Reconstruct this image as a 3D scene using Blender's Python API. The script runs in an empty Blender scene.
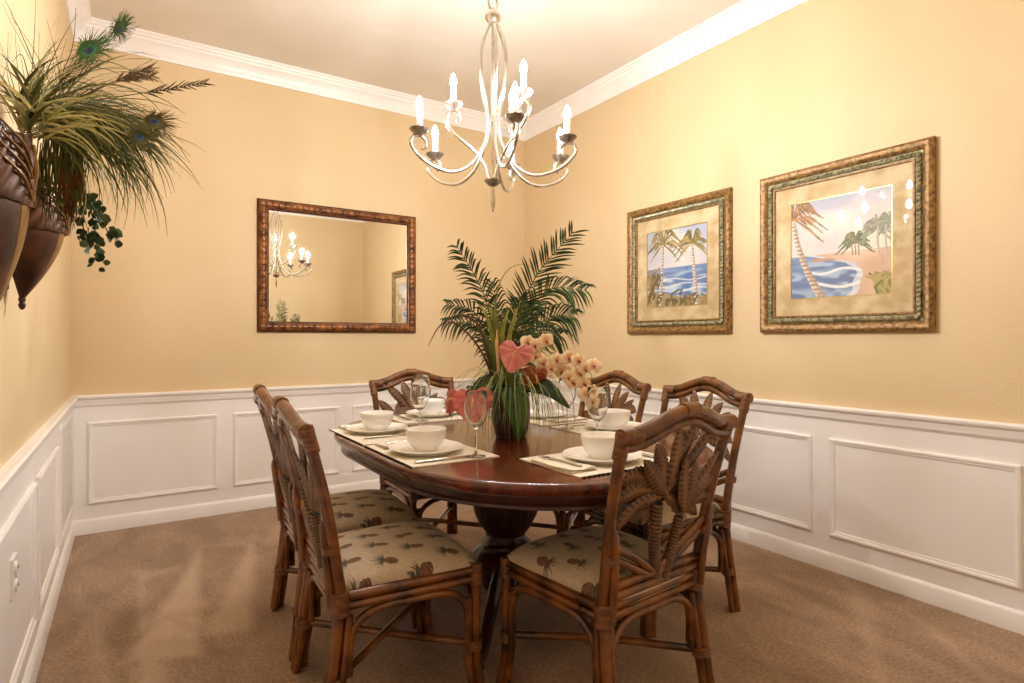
import bpy, math, random
from mathutils import Vector as V, Matrix
random.seed(7)
PI = math.pi
SC = bpy.context.scene
COL = SC.collection
sin, cos = math.sin, math.cos

# ------------------------------------------------------------------ helpers
def lin(c):
    def f(v):
        v /= 255.0
        return v / 12.92 if v <= 0.04045 else ((v + 0.055) / 1.055) ** 2.4
    return (f(c[0]), f(c[1]), f(c[2]), 1.0)

def catmull(pts, n):
    """resample a polyline through its points as a smooth curve"""
    P = [V(p) for p in pts]
    if len(P) < 3:
        return [P[0].lerp(P[-1], i / n) for i in range(n + 1)]
    P = [P[0] * 2 - P[1]] + P + [P[-1] * 2 - P[-2]]
    segs = len(P) - 3
    out = []
    for i in range(n + 1):
        t = i / n * segs
        k = min(int(t), segs - 1)
        t -= k
        a, b, c, d = P[k:k + 4]
        out.append(0.5 * ((2 * b) + (c - a) * t + (2 * a - 5 * b + 4 * c - d) * t * t + (3 * b - a - 3 * c + d) * t ** 3))
    return out

def lerp_list(vals, t):
    if not isinstance(vals, (list, tuple)):
        return vals
    x = t * (len(vals) - 1)
    k = min(int(x), len(vals) - 2)
    return vals[k] + (vals[k + 1] - vals[k]) * (x - k)

class MB:
    """collects shapes and links them as ONE mesh object"""
    def __init__(self):
        self.v, self.f, self.c, self.fm = [], [], {}, {}
    def add(self, vs, fs, col=None, mi=0):
        o = len(self.v)
        self.v += [tuple(p) for p in vs]
        if col is not None:
            for i in range(len(vs)):
                self.c[o + i] = col[i] if isinstance(col, list) else col
        if mi:
            for i in range(len(fs)):
                self.fm[len(self.f) + i] = mi
        self.f += [tuple(i + o for i in f) for f in fs]
        return self
    def box(self, c, s, rot=None, bev=0.0, mi=0):
        x, y, z = s[0] / 2, s[1] / 2, s[2] / 2
        M = rot or Matrix.Identity(3)
        if bev <= 0:
            vs = [(-x, -y, -z), (x, -y, -z), (x, y, -z), (-x, y, -z), (-x, -y, z), (x, -y, z), (x, y, z), (-x, y, z)]
            fs = [(0, 3, 2, 1), (4, 5, 6, 7), (0, 1, 5, 4), (1, 2, 6, 5), (2, 3, 7, 6), (3, 0, 4, 7)]
        else:
            b = bev
            ring = lambda d, zz: [(-x + d, -y + d, zz), (x - d, -y + d, zz), (x - d, y - d, zz), (-x + d, y - d, zz)]
            vs = ring(b, -z) + ring(0, -z + b) + ring(0, z - b) + ring(b, z)
            fs = [(3, 2, 1, 0), (12, 13, 14, 15)]
            for r in range(3):
                for k in range(4):
                    a, bb = r * 4 + k, r * 4 + (k + 1) % 4
                    fs.append((a, bb, bb + 4, a + 4))
        return self.add([M @ V(p) + V(c) for p in vs], fs, None, mi)
    def tube(self, pts, r, n=8, seg=None, smooth=True, col=None, flat=1.0, caps=True):
        seg = seg or max(2, (len(pts) - 1) * 5)
        P = catmull(pts, seg) if smooth else [V(p) for p in pts]
        m = len(P)
        T = [(P[min(i + 1, m - 1)] - P[max(i - 1, 0)]).normalized() for i in range(m)]
        up = V((0, 0, 1)) if abs(T[0].z) < 0.9 else V((1, 0, 0))
        N = (up - T[0] * up.dot(T[0])).normalized()
        vs, fs = [], []
        for i in range(m):
            N = (N - T[i] * N.dot(T[i]))
            N = N.normalized() if N.length > 1e-6 else V((1, 0, 0))
            B = T[i].cross(N)
            rr = lerp_list(r, i / (m - 1))
            for k in range(n):
                a = 2 * PI * k / n
                vs.append(P[i] + N * (cos(a) * rr) + B * (sin(a) * rr * flat))
        for i in range(m - 1):
            for k in range(n):
                a, b = i * n + k, i * n + (k + 1) % n
                fs.append((a, b, b + n, a + n))
        if caps:
            fs.append(tuple(range(n - 1, -1, -1)))
            fs.append(tuple((m - 1) * n + k for k in range(n)))
        return self.add(vs, fs, col)
    def lathe(self, prof, n=32, c=(0, 0, 0), ruffle=None, rot=None, closed=False):
        vs, fs = [], []
        for (r, z) in prof:
            for k in range(n):
                a = 2 * PI * k / n
                rr = r * (1 + (ruffle(a, z) if ruffle else 0))
                p = V((rr * cos(a), rr * sin(a), z))
                if rot: p = rot @ p
                vs.append(p + V(c))
        m = len(prof)
        for i in range(m - 1 + (1 if closed else 0)):
            for k in range(n):
                a, b = i * n + k, i * n + (k + 1) % n
                j = (i + 1) % m
                fs.append((a, b, j * n + (k + 1) % n, j * n + k))
        if not closed:
            if prof[0][0] > 1e-5: fs.append(tuple(range(n - 1, -1, -1)))
            if prof[-1][0] > 1e-5: fs.append(tuple((m - 1) * n + k for k in range(n)))
        return self.add(vs, fs)
    def ribbon(self, pts, w, seg=10, fold=0.25, side=None, col=None, smooth=True):
        """a grass blade or leaf: three points across, folded along its midrib"""
        P = catmull(pts, seg) if smooth else [V(p) for p in pts]
        m = len(P)
        vs, fs = [], []
        S0 = None
        for i in range(m):
            T = (P[min(i + 1, m - 1)] - P[max(i - 1, 0)]).normalized()
            S = V(side) if side is not None else T.cross(V((0, 0, 1)))
            S = S - T * S.dot(T)
            if S.length < 1e-4: S = S0 or V((1, 0, 0))
            S.normalize()
            if S0 is not None and S.dot(S0) < 0: S = -S
            S0 = S
            Nn = S.cross(T)
            ww = lerp_list(w, i / (m - 1)) / 2
            vs += [P[i] - S * ww + Nn * ww * fold, P[i], P[i] + S * ww + Nn * ww * fold]
        for i in range(m - 1):
            a = i * 3
            fs += [(a, a + 1, a + 4, a + 3), (a + 1, a + 2, a + 5, a + 4)]
        return self.add(vs, fs, col)
    def grid(self, fn, nx, ny, colfn=None):
        vs, fs, cs = [], [], []
        for j in range(ny + 1):
            for i in range(nx + 1):
                u, v = i / nx, j / ny
                vs.append(fn(u, v))
                if colfn: cs.append(colfn(u, v))
        for j in range(ny):
            for i in range(nx):
                a = j * (nx + 1) + i
                fs.append((a, a + 1, a + nx + 2, a + nx + 1))
        return self.add(vs, fs, cs if colfn else None)
    def build(self, name, mat, parent=None, angle=40, loc=None, rz=0.0, smooth=True):
        me = bpy.data.meshes.new(name)
        me.from_pydata(self.v, [], self.f)
        mats = mat if isinstance(mat, (list, tuple)) else [mat]
        for m in mats: me.materials.append(m)
        for fi, mi in self.fm.items(): me.polygons[fi].material_index = mi
        if self.c:
            at = me.color_attributes.new('Col', 'FLOAT_COLOR', 'POINT')
            buf = [1.0] * (4 * len(self.v))
            for i, c in self.c.items():
                buf[4 * i:4 * i + 3] = c[:3]
            at.data.foreach_set('color', buf)
        if smooth:
            me.polygons.foreach_set('use_smooth', [True] * len(me.polygons))
            me.set_sharp_from_angle(angle=math.radians(angle))
        me.update()
        o = bpy.data.objects.new(name, me)
        COL.objects.link(o)
        if parent: o.parent = parent
        if loc: o.location = loc
        if rz: o.rotation_euler = (0, 0, rz)
        return o

def tag(o, label, cat, group=None):
    o['label'] = label; o['category'] = cat
    if group: o['group'] = group
    return o
def thing(name, label, cat, loc=(0, 0, 0), rz=0.0, group=None):
    o = bpy.data.objects.new(name, None)
    o.empty_display_size = 0.1
    COL.objects.link(o)
    o.location = loc; o.rotation_euler = (0, 0, rz)
    return tag(o, label, cat, group)
def struct(o):
    o['kind'] = 'structure'
    return o
def copy_tree(o, parent=None):
    c = o.copy(); COL.objects.link(c)
    if parent: c.parent = parent
    for ch in list(o.children): copy_tree(ch, c)
    return c

# ------------------------------------------------------------------ materials
class NT:
    def __init__(self, name):
        self.m = bpy.data.materials.new(name)
        self.m.use_nodes = True
        self.t = self.m.node_tree
        self.t.nodes.clear()
        self.out = self.n('ShaderNodeOutputMaterial')
    def n(self, typ, ins=None, **kw):
        nd = self.t.nodes.new(typ)
        for k, v in kw.items(): setattr(nd, k, v)
        for k, v in (ins or {}).items():
            if isinstance(v, tuple) and len(v) == 2 and hasattr(v[0], 'outputs'):
                self.t.links.new(v[0].outputs[v[1]], nd.inputs[k])
            else:
                nd.inputs[k].default_value = v
        return nd
    def ramp(self, fac, stops):
        r = self.n('ShaderNodeValToRGB', {'Fac': fac})
        e = r.color_ramp.elements
        while len(e) < len(stops): e.new(0.5)
        for el, (p, c) in zip(e, stops):
            el.position = p; el.color = c
        return r
    def surf(self, sh, sock='BSDF'):
        self.t.links.new(sh.outputs[sock], self.out.inputs['Surface'])
        return self.m

def pmat(name, c1, c2=None, scale=8.0, rough=0.5, metal=0.0, bump=0.0, bscale=60.0, stretch=(1, 1, 1), coat=0.0, spec=0.5,
         lo=0.35, hi=0.65, detail=3.0, sheen=0.0, attr=False, rough2=None):
    k = NT(name)
    tc = k.n('ShaderNodeTexCoord')
    mp = k.n('ShaderNodeMapping', {'Vector': (tc, 'Object'), 'Scale': stretch})
    ins = {'Roughness': rough, 'Metallic': metal, 'Specular IOR Level': spec}
    if coat: ins['Coat Weight'] = coat; ins['Coat Roughness'] = 0.12
    if sheen: ins['Sheen Weight'] = sheen
    no = k.n('ShaderNodeTexNoise', {'Vector': (mp, 'Vector'), 'Scale': scale, 'Detail': detail})
    if attr:
        ca = k.n('ShaderNodeVertexColor', layer_name='Col')
        if c2 is not None:
            rp = k.ramp((no, 'Fac'), [(lo, lin(c1)), (hi, lin(c2))])
            mx = k.n('ShaderNodeMix', data_type='RGBA', blend_type='MULTIPLY')
            mx.inputs[0].default_value = 1.0
            k.t.links.new(ca.outputs['Color'], mx.inputs[6]); k.t.links.new(rp.outputs['Color'], mx.inputs[7])
            ins['Base Color'] = (mx, 2)
        else:
            ins['Base Color'] = (ca, 'Color')
    elif c2 is not None:
        rp = k.ramp((no, 'Fac'), [(lo, lin(c1)), (hi, lin(c2))])
        ins['Base Color'] = (rp, 'Color')
    else:
        ins['Base Color'] = lin(c1)
    if bump:
        bn = k.n('ShaderNodeTexNoise', {'Vector': (tc, 'Object'), 'Scale': bscale, 'Detail': 3.0})
        bp = k.n('ShaderNodeBump', {'Height': (bn, 'Fac'), 'Strength': bump, 'Distance': 0.01})
        ins['Normal'] = (bp, 'Normal')
    return k.surf(k.n('ShaderNodeBsdfPrincipled', ins))

M = {}
M['wall'] = pmat('yellow_wall_paint', (218, 195, 155), (214, 190, 148), 1.6, 0.6, bump=0.16, bscale=140)
M['ceiling'] = pmat('ceiling_paint', (228, 220, 207), (223, 214, 200), 2.0, 0.8, bump=0.05, bscale=120)
M['white'] = pmat('white_satin_paint', (244, 241, 238), (241, 237, 233), 3.0, 0.35)
M['rattan'] = pmat('honey_brown_rattan', (54, 27, 6), (134, 78, 24), 9.0, 0.27, coat=0.5, bump=0.12, bscale=45, detail=5)
M['wrap'] = pmat('rattan_binding', (78, 42, 12), (132, 78, 28), 30.0, 0.35, coat=0.3, stretch=(1, 1, 4), bump=0.3, bscale=90)
M['carve'] = pmat('carved_palm_wood', (255, 255, 255), (190, 180, 170), 14.0, 0.42, attr=True)
M['fabric'] = pmat('pineapple_fabric', (255, 255, 255), (240, 236, 228), 90.0, 0.9, attr=True, sheen=0.2, bump=0.08, bscale=400)
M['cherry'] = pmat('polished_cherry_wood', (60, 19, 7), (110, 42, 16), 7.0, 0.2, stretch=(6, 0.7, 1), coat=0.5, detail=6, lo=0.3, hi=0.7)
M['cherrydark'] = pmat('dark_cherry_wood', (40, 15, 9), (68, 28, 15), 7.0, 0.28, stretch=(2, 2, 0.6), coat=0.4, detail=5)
M['china'] = pmat('white_china', (248, 246, 242), None, rough=0.18, coat=0.3)
M['linen'] = pmat('ivory_linen', (238, 231, 214), (230, 221, 202), 120.0, 0.9, bump=0.15, bscale=500)
M['napkin'] = pmat('cream_napkin_cloth', (240, 231, 212), (232, 222, 200), 60.0, 0.9, bump=0.15, bscale=300)
M['bead'] = pmat('dark_beads', (40, 26, 18), None, rough=0.3)
M['steel'] = pmat('cutlery_steel', (200, 192, 180), None, rough=0.2, metal=1.0)
M['nickel'] = pmat('brushed_nickel', (214, 206, 194), (192, 182, 168), 30, 0.25, metal=1.0)
M['nickeldark'] = pmat('hammered_pewter', (176, 162, 150), (128, 114, 102), 40, 0.34, metal=0.85)
M['candle'] = pmat('candle_sleeve', (248, 242, 230), None, rough=0.5)
M['pot'] = pmat('dark_brown_pot', (52, 26, 18), (74, 36, 24), 10, 0.3, coat=0.3)
M['foliage'] = pmat('leaf_green', (255, 255, 255), (200, 205, 190), 20, 0.45, attr=True)
M['petal'] = pmat('flower_petal', (255, 255, 255), (240, 228, 216), 40, 0.5, attr=True, sheen=0.1)
M['sconce'] = pmat('bronzed_wood', (44, 22, 10), (104, 58, 22), 7, 0.4, metal=0.15, coat=0.1, bump=0.1, bscale=50)
M['sconcegold'] = pmat('antique_gold_band', (116, 84, 44), (150, 112, 60), 12, 0.36, metal=0.4)
M['frame'] = pmat('antique_gold_frame', (98, 70, 36), (170, 130, 74), 55, 0.42, metal=0.25, bump=0.2, bscale=160)
M['rope'] = pmat('grey_green_rope_bead', (104, 100, 74), (182, 172, 134), 50, 0.4, metal=0.25)
M['fillet'] = pmat('gilt_fillet', (190, 170, 110), None, rough=0.3, metal=0.6)
M['matboard'] = pmat('parchment_mat_board', (196, 168, 124), (228, 206, 168), 9, 0.8, detail=7, lo=0.38, hi=0.62)
M['bamboo'] = pmat('copper_bamboo_frame', (74, 40, 16), (156, 98, 46), 18, 0.36, metal=0.2, bump=0.2, bscale=60, stretch=(1, 1, 1))
M['bambooend'] = pmat('dark_bamboo_joint', (62, 30, 12), (100, 56, 24), 20, 0.35, metal=0.3)
M['print'] = pmat('art_print', (255, 255, 255), None, rough=0.6, attr=True)
M['plastic'] = pmat('white_plastic', (240, 236, 230), None, rough=0.3)
M['dark'] = pmat('dark_slot', (40, 34, 30), None, rough=0.7)

def mk_mirror():
    k = NT('mirror_silver')
    return k.surf(k.n('ShaderNodeBsdfPrincipled', {'Base Color': (0.86, 0.86, 0.82, 1), 'Metallic': 1.0, 'Roughness': 0.015}))
M['mirror'] = mk_mirror()
def mk_pane():
    k = NT('picture_glass')
    ge = k.n('ShaderNodeNewGeometry')
    io = k.n('ShaderNodeMapRange', {'Value': (ge, 'Backfacing'), 'To Min': 1.5, 'To Max': 0.6667})
    fr = k.n('ShaderNodeFresnel', {'IOR': (io, 'Result')})
    tr = k.n('ShaderNodeBsdfTransparent', {'Color': (0.98, 0.98, 0.97, 1)})
    gl = k.n('ShaderNodeBsdfGlossy', {'Color': (1, 1, 1, 1), 'Roughness': 0.02})
    mx = k.n('ShaderNodeMixShader', {0: (fr, 'Fac')})
    k.t.links.new(tr.outputs[0], mx.inputs[1]); k.t.links.new(gl.outputs[0], mx.inputs[2])
    return k.surf(mx, 'Shader')
M['pane'] = mk_pane()
def mk_glass():
    k = NT('clear_wine_glass')
    return k.surf(k.n('ShaderNodeBsdfGlass', {'Color': (0.99, 0.99, 0.98, 1), 'Roughness': 0.0, 'IOR': 1.45}))
M['glass'] = mk_glass()
BULB = 1360.0
def mk_bulb():
    k = NT('lit_bulb_glass')
    return k.surf(k.n('ShaderNodeEmission', {'Color': (1.0, 0.98, 0.985, 1), 'Strength': BULB}), 'Emission')
M['bulb'] = mk_bulb()
def mk_carpet():
    k = NT('tan_carpet')
    tc = k.n('ShaderNodeTexCoord')
    a = k.n('ShaderNodeTexNoise', {'Vector': (tc, 'Object'), 'Scale': 260.0, 'Detail': 2.0})
    mp = k.n('ShaderNodeMapping', {'Vector': (tc, 'Object'), 'Scale': (2.2, 0.9, 1), 'Rotation': (0, 0, 0.6)})
    b = k.n('ShaderNodeTexNoise', {'Vector': (mp, 'Vector'), 'Scale': 2.6, 'Detail': 4.0, 'Distortion': 0.8})
    a2 = k.n('ShaderNodeTexNoise', {'Vector': (tc, 'Object'), 'Scale': 75.0, 'Detail': 3.0, 'Roughness': 0.7})
    ca = k.n('ShaderNodeVertexColor', layer_name='Col')
    r1 = k.ramp((b, 'Fac'), [(0.36, lin((152, 124, 98))), (0.66, lin((180, 149, 120)))])
    r2 = k.ramp((a2, 'Fac'), [(0.3, (0.55, 0.53, 0.50, 1)), (0.7, (1.25, 1.25, 1.25, 1))])
    mx = k.n('ShaderNodeMix', data_type='RGBA', blend_type='MULTIPLY'); mx.inputs[0].default_value = 1
    k.t.links.new(r1.outputs[0], mx.inputs[6]); k.t.links.new(r2.outputs[0], mx.inputs[7])
    mx2 = k.n('ShaderNodeMix', data_type='RGBA', blend_type='MIX')
    sp = k.n('ShaderNodeSeparateColor', {'Color': (ca, 'Color')})
    k.t.links.new(sp.outputs[0], mx2.inputs[0]); k.t.links.new(mx.outputs[2], mx2.inputs[6])
    mx2.inputs[7].default_value = lin((216, 188, 158))
    bp = k.n('ShaderNodeBump', {'Height': (a, 'Fac'), 'Strength': 0.6, 'Distance': 0.006})
    return k.surf(k.n('ShaderNodeBsdfPrincipled', {'Base Color': (mx2, 2), 'Roughness': 1.0, 'Specular IOR Level': 0.1,
                                                   'Sheen Weight': 0.25, 'Normal': (bp, 'Normal')}))
M['carpet'] = mk_carpet()

# ------------------------------------------------------------------ camera
H = 1.18
YAW = math.radians(33.16)
cam = bpy.data.cameras.new('camera')
co = bpy.data.objects.new('camera', cam); COL.objects.link(co)
co.location = (0, 0, H); co.rotation_euler = (PI / 2, 0, -YAW)
cam.sensor_width = 36.0; cam.lens = 586.6 / 1024 * 36.0
cam.shift_y = -(341.5 - 337.9) / 1024
cam.clip_start = 0.02
SC.camera = co
RX, RY = cos(YAW), -sin(YAW)       # lateral direction of the view, on the floor
DX, DY = sin(YAW), cos(YAW)        # forward direction

# ------------------------------------------------------------------ the room
XL, XR, YB, YF, ZC = -0.283, 2.988, 4.3635, -0.125, 3.08
AX, AY = 0.75, -0.75               # the entrance recess the camera stands in
def wall(name, c, s, m='wall'):
    return struct(MB().box(c, s).build(name, M[m], smooth=False))
T = 0.12
# floor with brushed nap marks of the vacuum cleaner
def tri_in(p, t, soft):
    # soft mask of a triangle
    (x1, y1), (x2, y2), (x3, y3) = t
    d = 1e9
    s = (x2 - x1) * (y3 - y1) - (x3 - x1) * (y2 - y1)
    for (a, b) in (((x1, y1), (x2, y2)), ((x2, y2), (x3, y3)), ((x3, y3), (x1, y1))):
        ex, ey = b[0] - a[0], b[1] - a[1]
        L = math.hypot(ex, ey) or 1
        cr = (ex * (p[1] - a[1]) - ey * (p[0] - a[0])) / L
        d = min(d, cr if s > 0 else -cr)
    return max(0.0, min(1.0, d / soft + 0.5))
NAP = [((0.32, 3.62), (-0.02, 2.55), (0.22, 2.46), 0.55), ((0.62, 3.75), (0.26, 2.62), (0.42, 2.55), 0.45), ((0.05, 3.15), (0.02, 2.35), (0.12, 2.3), 0.5),
       ((0.0, 3.55), (0.05, 3.35), (0.2, 3.45), 0.3), ((2.0, 0.9), (2.9, 1.5), (2.85, 1.35), 0.25), ((1.9, 1.2), (2.7, 2.1), (2.6, 2.2), 0.2),
       ((0.1, 2.2), (0.0, 1.5), (0.16, 1.5), 0.3), ((2.4, 0.7), (2.8, 1.2), (2.75, 1.05), 0.3), ((-0.1, 3.0), (-0.15, 2.4), (-0.05, 2.4), 0.25)]
fx0, fx1, fy0, fy1 = XL - T, XR + T, AY - T, YB + T
def fcol(u, v):
    x, y = fx0 + u * (fx1 - fx0), fy0 + v * (fy1 - fy0)
    m = 0.0
    for a, b, c, k in NAP:
        m = max(m, k * tri_in((x, y), (a, b, c), 0.05))
    return (m, m, m)
struct(MB().grid(lambda u, v: (fx0 + u * (fx1 - fx0), fy0 + v * (fy1 - fy0), 0), 140, 200, fcol)
       .box(((fx0 + fx1) / 2, (fy0 + fy1) / 2, -0.04), (fx1 - fx0, fy1 - fy0, 0.06)).build('floor', M['carpet'], smooth=False))
wall('ceiling', ((fx0 + fx1) / 2, (fy0 + fy1) / 2, ZC + 0.05), (fx1 - fx0, fy1 - fy0, 0.1), 'ceiling')
ZR = 0.8354
def wall2(name, c, s):
    """a wall painted white below the chair rail and yellow above it"""
    b = MB()
    b.box((c[0], c[1], (ZR - 0.02) / 2), (s[0], s[1], ZR - 0.02), mi=1)
    b.box((c[0], c[1], (ZR - 0.02 + ZC) / 2), (s[0], s[1], ZC - ZR + 0.02))
    return struct(b.build(name, [M['wall'], M['white']], smooth=False))
wall2('wall_left', (XL - T / 2, (AY + YB) / 2, 0), (T, YB - AY + 2 * T, 0))
wall2('wall_back', ((XL + XR) / 2, YB + T / 2, 0), (XR - XL, T, 0))
wall2('wall_right', (XR + T / 2, (YF + YB) / 2, 0), (T, YB - YF + 2 * T, 0))
wall2('wall_front', ((AX + XR) / 2, YF - T / 2, 0), (XR - AX, T, 0))
wall2('wall_recess', ((XL + AX + T) / 2, AY - T / 2, 0), (AX - XL + T, T, 0))
wall2('wall_return', (AX + T / 2, (AY + YF - T) / 2, 0), (T, YF - T - AY, 0))

# profiles swept along the walls: (distance from wall, z)
CROWN = [(0, 2.949), (0.012, 2.949), (0.014, 2.962), (0.022, 2.972), (0.026, 2.985), (0.036, 3.005), (0.054, 3.025), (0.066, 3.034), (0.070, 3.048),
         (0.080, 3.052), (0.086, 3.064), (0.095, 3.066), (0.097, 3.08), (0, 3.08)]
RAIL = [(0, 0.765), (0.006, 0.765), (0.009, 0.772), (0.014, 0.775), (0.015, 0.787), (0.020, 0.797), (0.020, 0.806), (0.030, 0.813), (0.034, 0.820), (0.034, 0.829), (0.028, 0.8354), (0, 0.8354)]
BASE = [(0, 0.0), (0.016, 0.0), (0.016, 0.070), (0.013, 0.076), (0.010, 0.082), (0.005, 0.088), (0, 0.088)]
def sweep(name, prof, p0, p1, nrm, m0=1, m1=1):
    """straight run from p0 to p1 on a wall; nrm points into the room; ends mitred (+1 inside, -1 outside, 0 square)"""
    d = V((p1[0] - p0[0], p1[1] - p0[1], 0)).normalized(); n = V((nrm[0], nrm[1], 0))
    k = len(prof); vs = []
    for (q, z) in prof: vs.append(V((p0[0], p0[1], z)) + n * q + d * (q * m0))
    for (q, z) in prof: vs.append(V((p1[0], p1[1], z)) + n * q - d * (q * m1))
    fs = [(i, (i + 1) % k, (i + 1) % k + k, i + k) for i in range(k)] + [tuple(range(k))[::-1], tuple(range(k, 2 * k))]
    return struct(MB().add(vs, fs).build(name, M['white'], angle=30))
runs = {'left': ((XL, AY), (XL, YB), (1, 0), 1, 1), 'back': ((XL, YB), (XR, YB), (0, -1), 1, 1), 'right': ((XR, YB), (XR, YF), (-1, 0), 1, 1),
        'front': ((XR, YF), (AX, YF), (0, 1), 1, -1), 'return': ((AX, YF), (AX, AY), (-1, 0), -1, 1), 'recess': ((AX, AY), (XL, AY), (0, 1), 1, 1)}
ti = 0
for k, a in runs.items():
    ti += 1; sweep('trim_%d' % ti, CROWN, *a)
    ti += 1; sweep('trim_%d' % ti, RAIL, *a)
    sweep('baseboard_' + k, BASE, *a)
# raised frames on the wainscot
PM = [(0, 0), (0.010, 0.0), (0.014, 0.006), (0.012, 0.014), (0.007, 0.019), (0.006, 0.026), (0, 0.028)]   # (out from wall, inward)
def panel_frame(o, ax, n, a0, a1, z0=0.175, z1=0.671):
    """o: point on wall plane; ax: horizontal direction; n: into the room"""
    global ti
    ti += 1
    o, ax, n = V(o), V(ax), V(n); vs = []; k = len(PM)
    for (a, z, sa, sz) in ((a0, z0, 1, 1), (a1, z0, -1, 1), (a1, z1, -1, -1), (a0, z1, 1, -1)):
        for (h, i) in PM:
            vs.append(o + ax * (a + sa * i) + n * h + V((0, 0, z + sz * i)))
    fs = []
    for c in range(4):
        for i in range(k - 1):
            d = (c + 1) % 4
            fs.append((c * k + i, d * k + i, d * k + i + 1, c * k + i + 1))
    struct(MB().add(vs, fs).build('trim_%d' % ti, M['white'], angle=25))
for (a, b) in ((1.05, 1.82), (1.905, 2.652), (2.735, 3.466)):
    panel_frame((XL, 0, 0), (0, 1, 0), (1, 0, 0), a, b)
for (a, b) in ((-0.205, 0.499), (0.596, 1.312), (1.41, 2.12), (2.215, 2.87)):
    panel_frame((0, YB, 0), (1, 0, 0), (0, -1, 0), a, b)
for (a, b) in ((0.08, 0.752), (0.848, 1.616), (1.708, 2.475), (2.568, 3.335), (3.43, 4.2)):
    panel_frame((XR, 0, 0), (0, 1, 0), (-1, 0, 0), a, b)

# wall socket and return air grille on the left wall
t = thing('wall_outlet', 'white double power socket low on the left wall inside a panel frame', 'outlet', (XL, 2.21, 0.49))
MB().box((0.004, 0, 0), (0.008, 0.075, 0.12), bev=0.003).build('cover_plate', M['plastic'], t)
for dz in (-0.026, 0.026):
    s = MB().lathe([(0.0, 0.008), (0.0155, 0.008), (0.0175, 0.006), (0.0175, 0.0)][::-1], 20, rot=Matrix.Rotation(PI / 2, 3, 'Y'), c=(0.006, 0, dz)).build('socket', M['plastic'], t)
    for yy in (-.006, .006): MB().box((0.0145, yy, dz), (0.001, 0.002, 0.008)).build('slot', M['dark'], s)
MB().lathe([(0.003, 0), (0.003, 0.002), (0.0, 0.003)], 10, rot=Matrix.Rotation(PI / 2, 3, 'Y'), c=(0.008, 0, 0)).build('screw', M['steel'], t)
t = thing('air_vent', 'white perforated return air grille on left wall by the far corner', 'vent', (XL, 3.93, 0.46))
b = MB()
for (cy, cz, sy, sz) in ((0, 0.275, 0.72, 0.03), (0, -0.275, 0.72, 0.03), (-0.345, 0, 0.03, 0.52), (0.345, 0, 0.03, 0.52)):
    b.box((0.006, cy, cz), (0.012, sy, sz), bev=0.003)
b.build('frame', M['plastic'], t)
MB().box((0.001, 0, 0), (0.002, 0.66, 0.52)).build('backing', M['dark'], t, smooth=False)
b = MB()
for i in range(28): b.box((0.0035, -0.33 + 0.0245 * i, 0), (0.002, 0.010, 0.52))
for i in range(23): b.box((0.0037, 0, -0.26 + 0.0237 * i), (0.002, 0.66, 0.009))
b.build('lattice', M['plastic'], t, smooth=False)

# ------------------------------------------------------------------ mirror and pictures
def frame_ring(b, w, h, prof, col=None):
    """mitred frame in local x (right) / z (up); prof: (inward, out from wall along -y)"""
    k = len(prof); vs = []
    for (sx, sz) in ((-1, -1), (1, -1), (1, 1), (-1, 1)):
        for (i, d) in prof: vs.append((sx * (w / 2 - i), -d, sz * (h / 2 - i)))
    fs = []
    for c in range(4):
        for i in range(k - 1):
            d = (c + 1) % 4
            fs.append((c * k + i, d * k + i, d * k + i + 1, c * k + i + 1))
    return b.add(vs, fs)
mw, mh = 1.178, 0.925
t = thing('wall_mirror', 'wide rectangular mirror in a copper bamboo frame on the back wall', 'mirror', (1.3315, YB - 0.005, 1.683), -0.0043)
b = MB(); frame_ring(b, mw, mh, [(0.0, 0.0), (0.0, 0.012), (0.004, 0.018), (0.010, 0.020), (0.012, 0.022)])
frame_ring(b, mw - 0.126, mh - 0.126, [(-0.004, 0.020), (0.0, 0.022), (0.006, 0.020), (0.012, 0.012), (0.012, 0.002)])
b.build('frame_edge', M['bambooend'], t)
for (axis, L, off) in (('x', mw, mh), ('x', mw, -mh), ('z', mh, mw), ('z', mh, -mw)):
    b = MB()
    n = int(L / 0.042)
    prof = []
    path = []; rad = []
    for i in range(n * 6 + 1):
        s = i / (n * 6)
        q = (s * n) % 1.0
        rad.append(0.0275 - 0.0035 * max(0.0, 1 - min(q, 1 - q) / 0.12))
        half = L / 2 - 0.012
        a = -half + s * 2 * half
        pos = off / 2 - math.copysign(0.037, off)
        path.append((a, -0.016, pos) if axis == 'x' else (pos, -0.016, a))
    vs_n = len(path)
    b.tube(path, 0.027, 12, smooth=False)
    # joints: pinch every ring
    for i in range(vs_n):
        for kk in range(12):
            vi = i * 12 + kk
            p = V(b.v[vi]); c = V(path[i])
            b.v[vi] = tuple(c + (p - c) * (rad[i] / 0.027))
    b.build('frame_rail', M['bamboo'], t)
MB().box((0, -0.004, 0), (mw - 0.14, 0.006, mh - 0.14)).build('mirror_glass', M['mirror'], t, smooth=False)

# two prints, painted point by point
def hash2(x, y):
    return (math.sin(x * 127.1 + y * 311.7) * 43758.5453) % 1.0
def vnoise(x, y):
    xi, yi = math.floor(x), math.floor(y); xf, yf = x - xi, y - yi
    xf = xf * xf * (3 - 2 * xf); yf = yf * yf * (3 - 2 * yf)
    a = hash2(xi, yi); bb = hash2(xi + 1, yi); c = hash2(xi, yi + 1); d = hash2(xi + 1, yi + 1)
    return (a * (1 - xf) + bb * xf) * (1 - yf) + (c * (1 - xf) + d * xf) * yf
def mixc(a, b, t):
    t = max(0.0, min(1.0, t)); return tuple(a[i] + (b[i] - a[i]) * t for i in range(3))
def seg_d(px, py, a, b):
    ex, ey = b[0] - a[0], b[1] - a[1]
    t = max(0, min(1, ((px - a[0]) * ex + (py - a[1]) * ey) / (ex * ex + ey * ey + 1e-9)))
    return math.hypot(px - a[0] - t * ex, py - a[1] - t * ey), t
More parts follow.
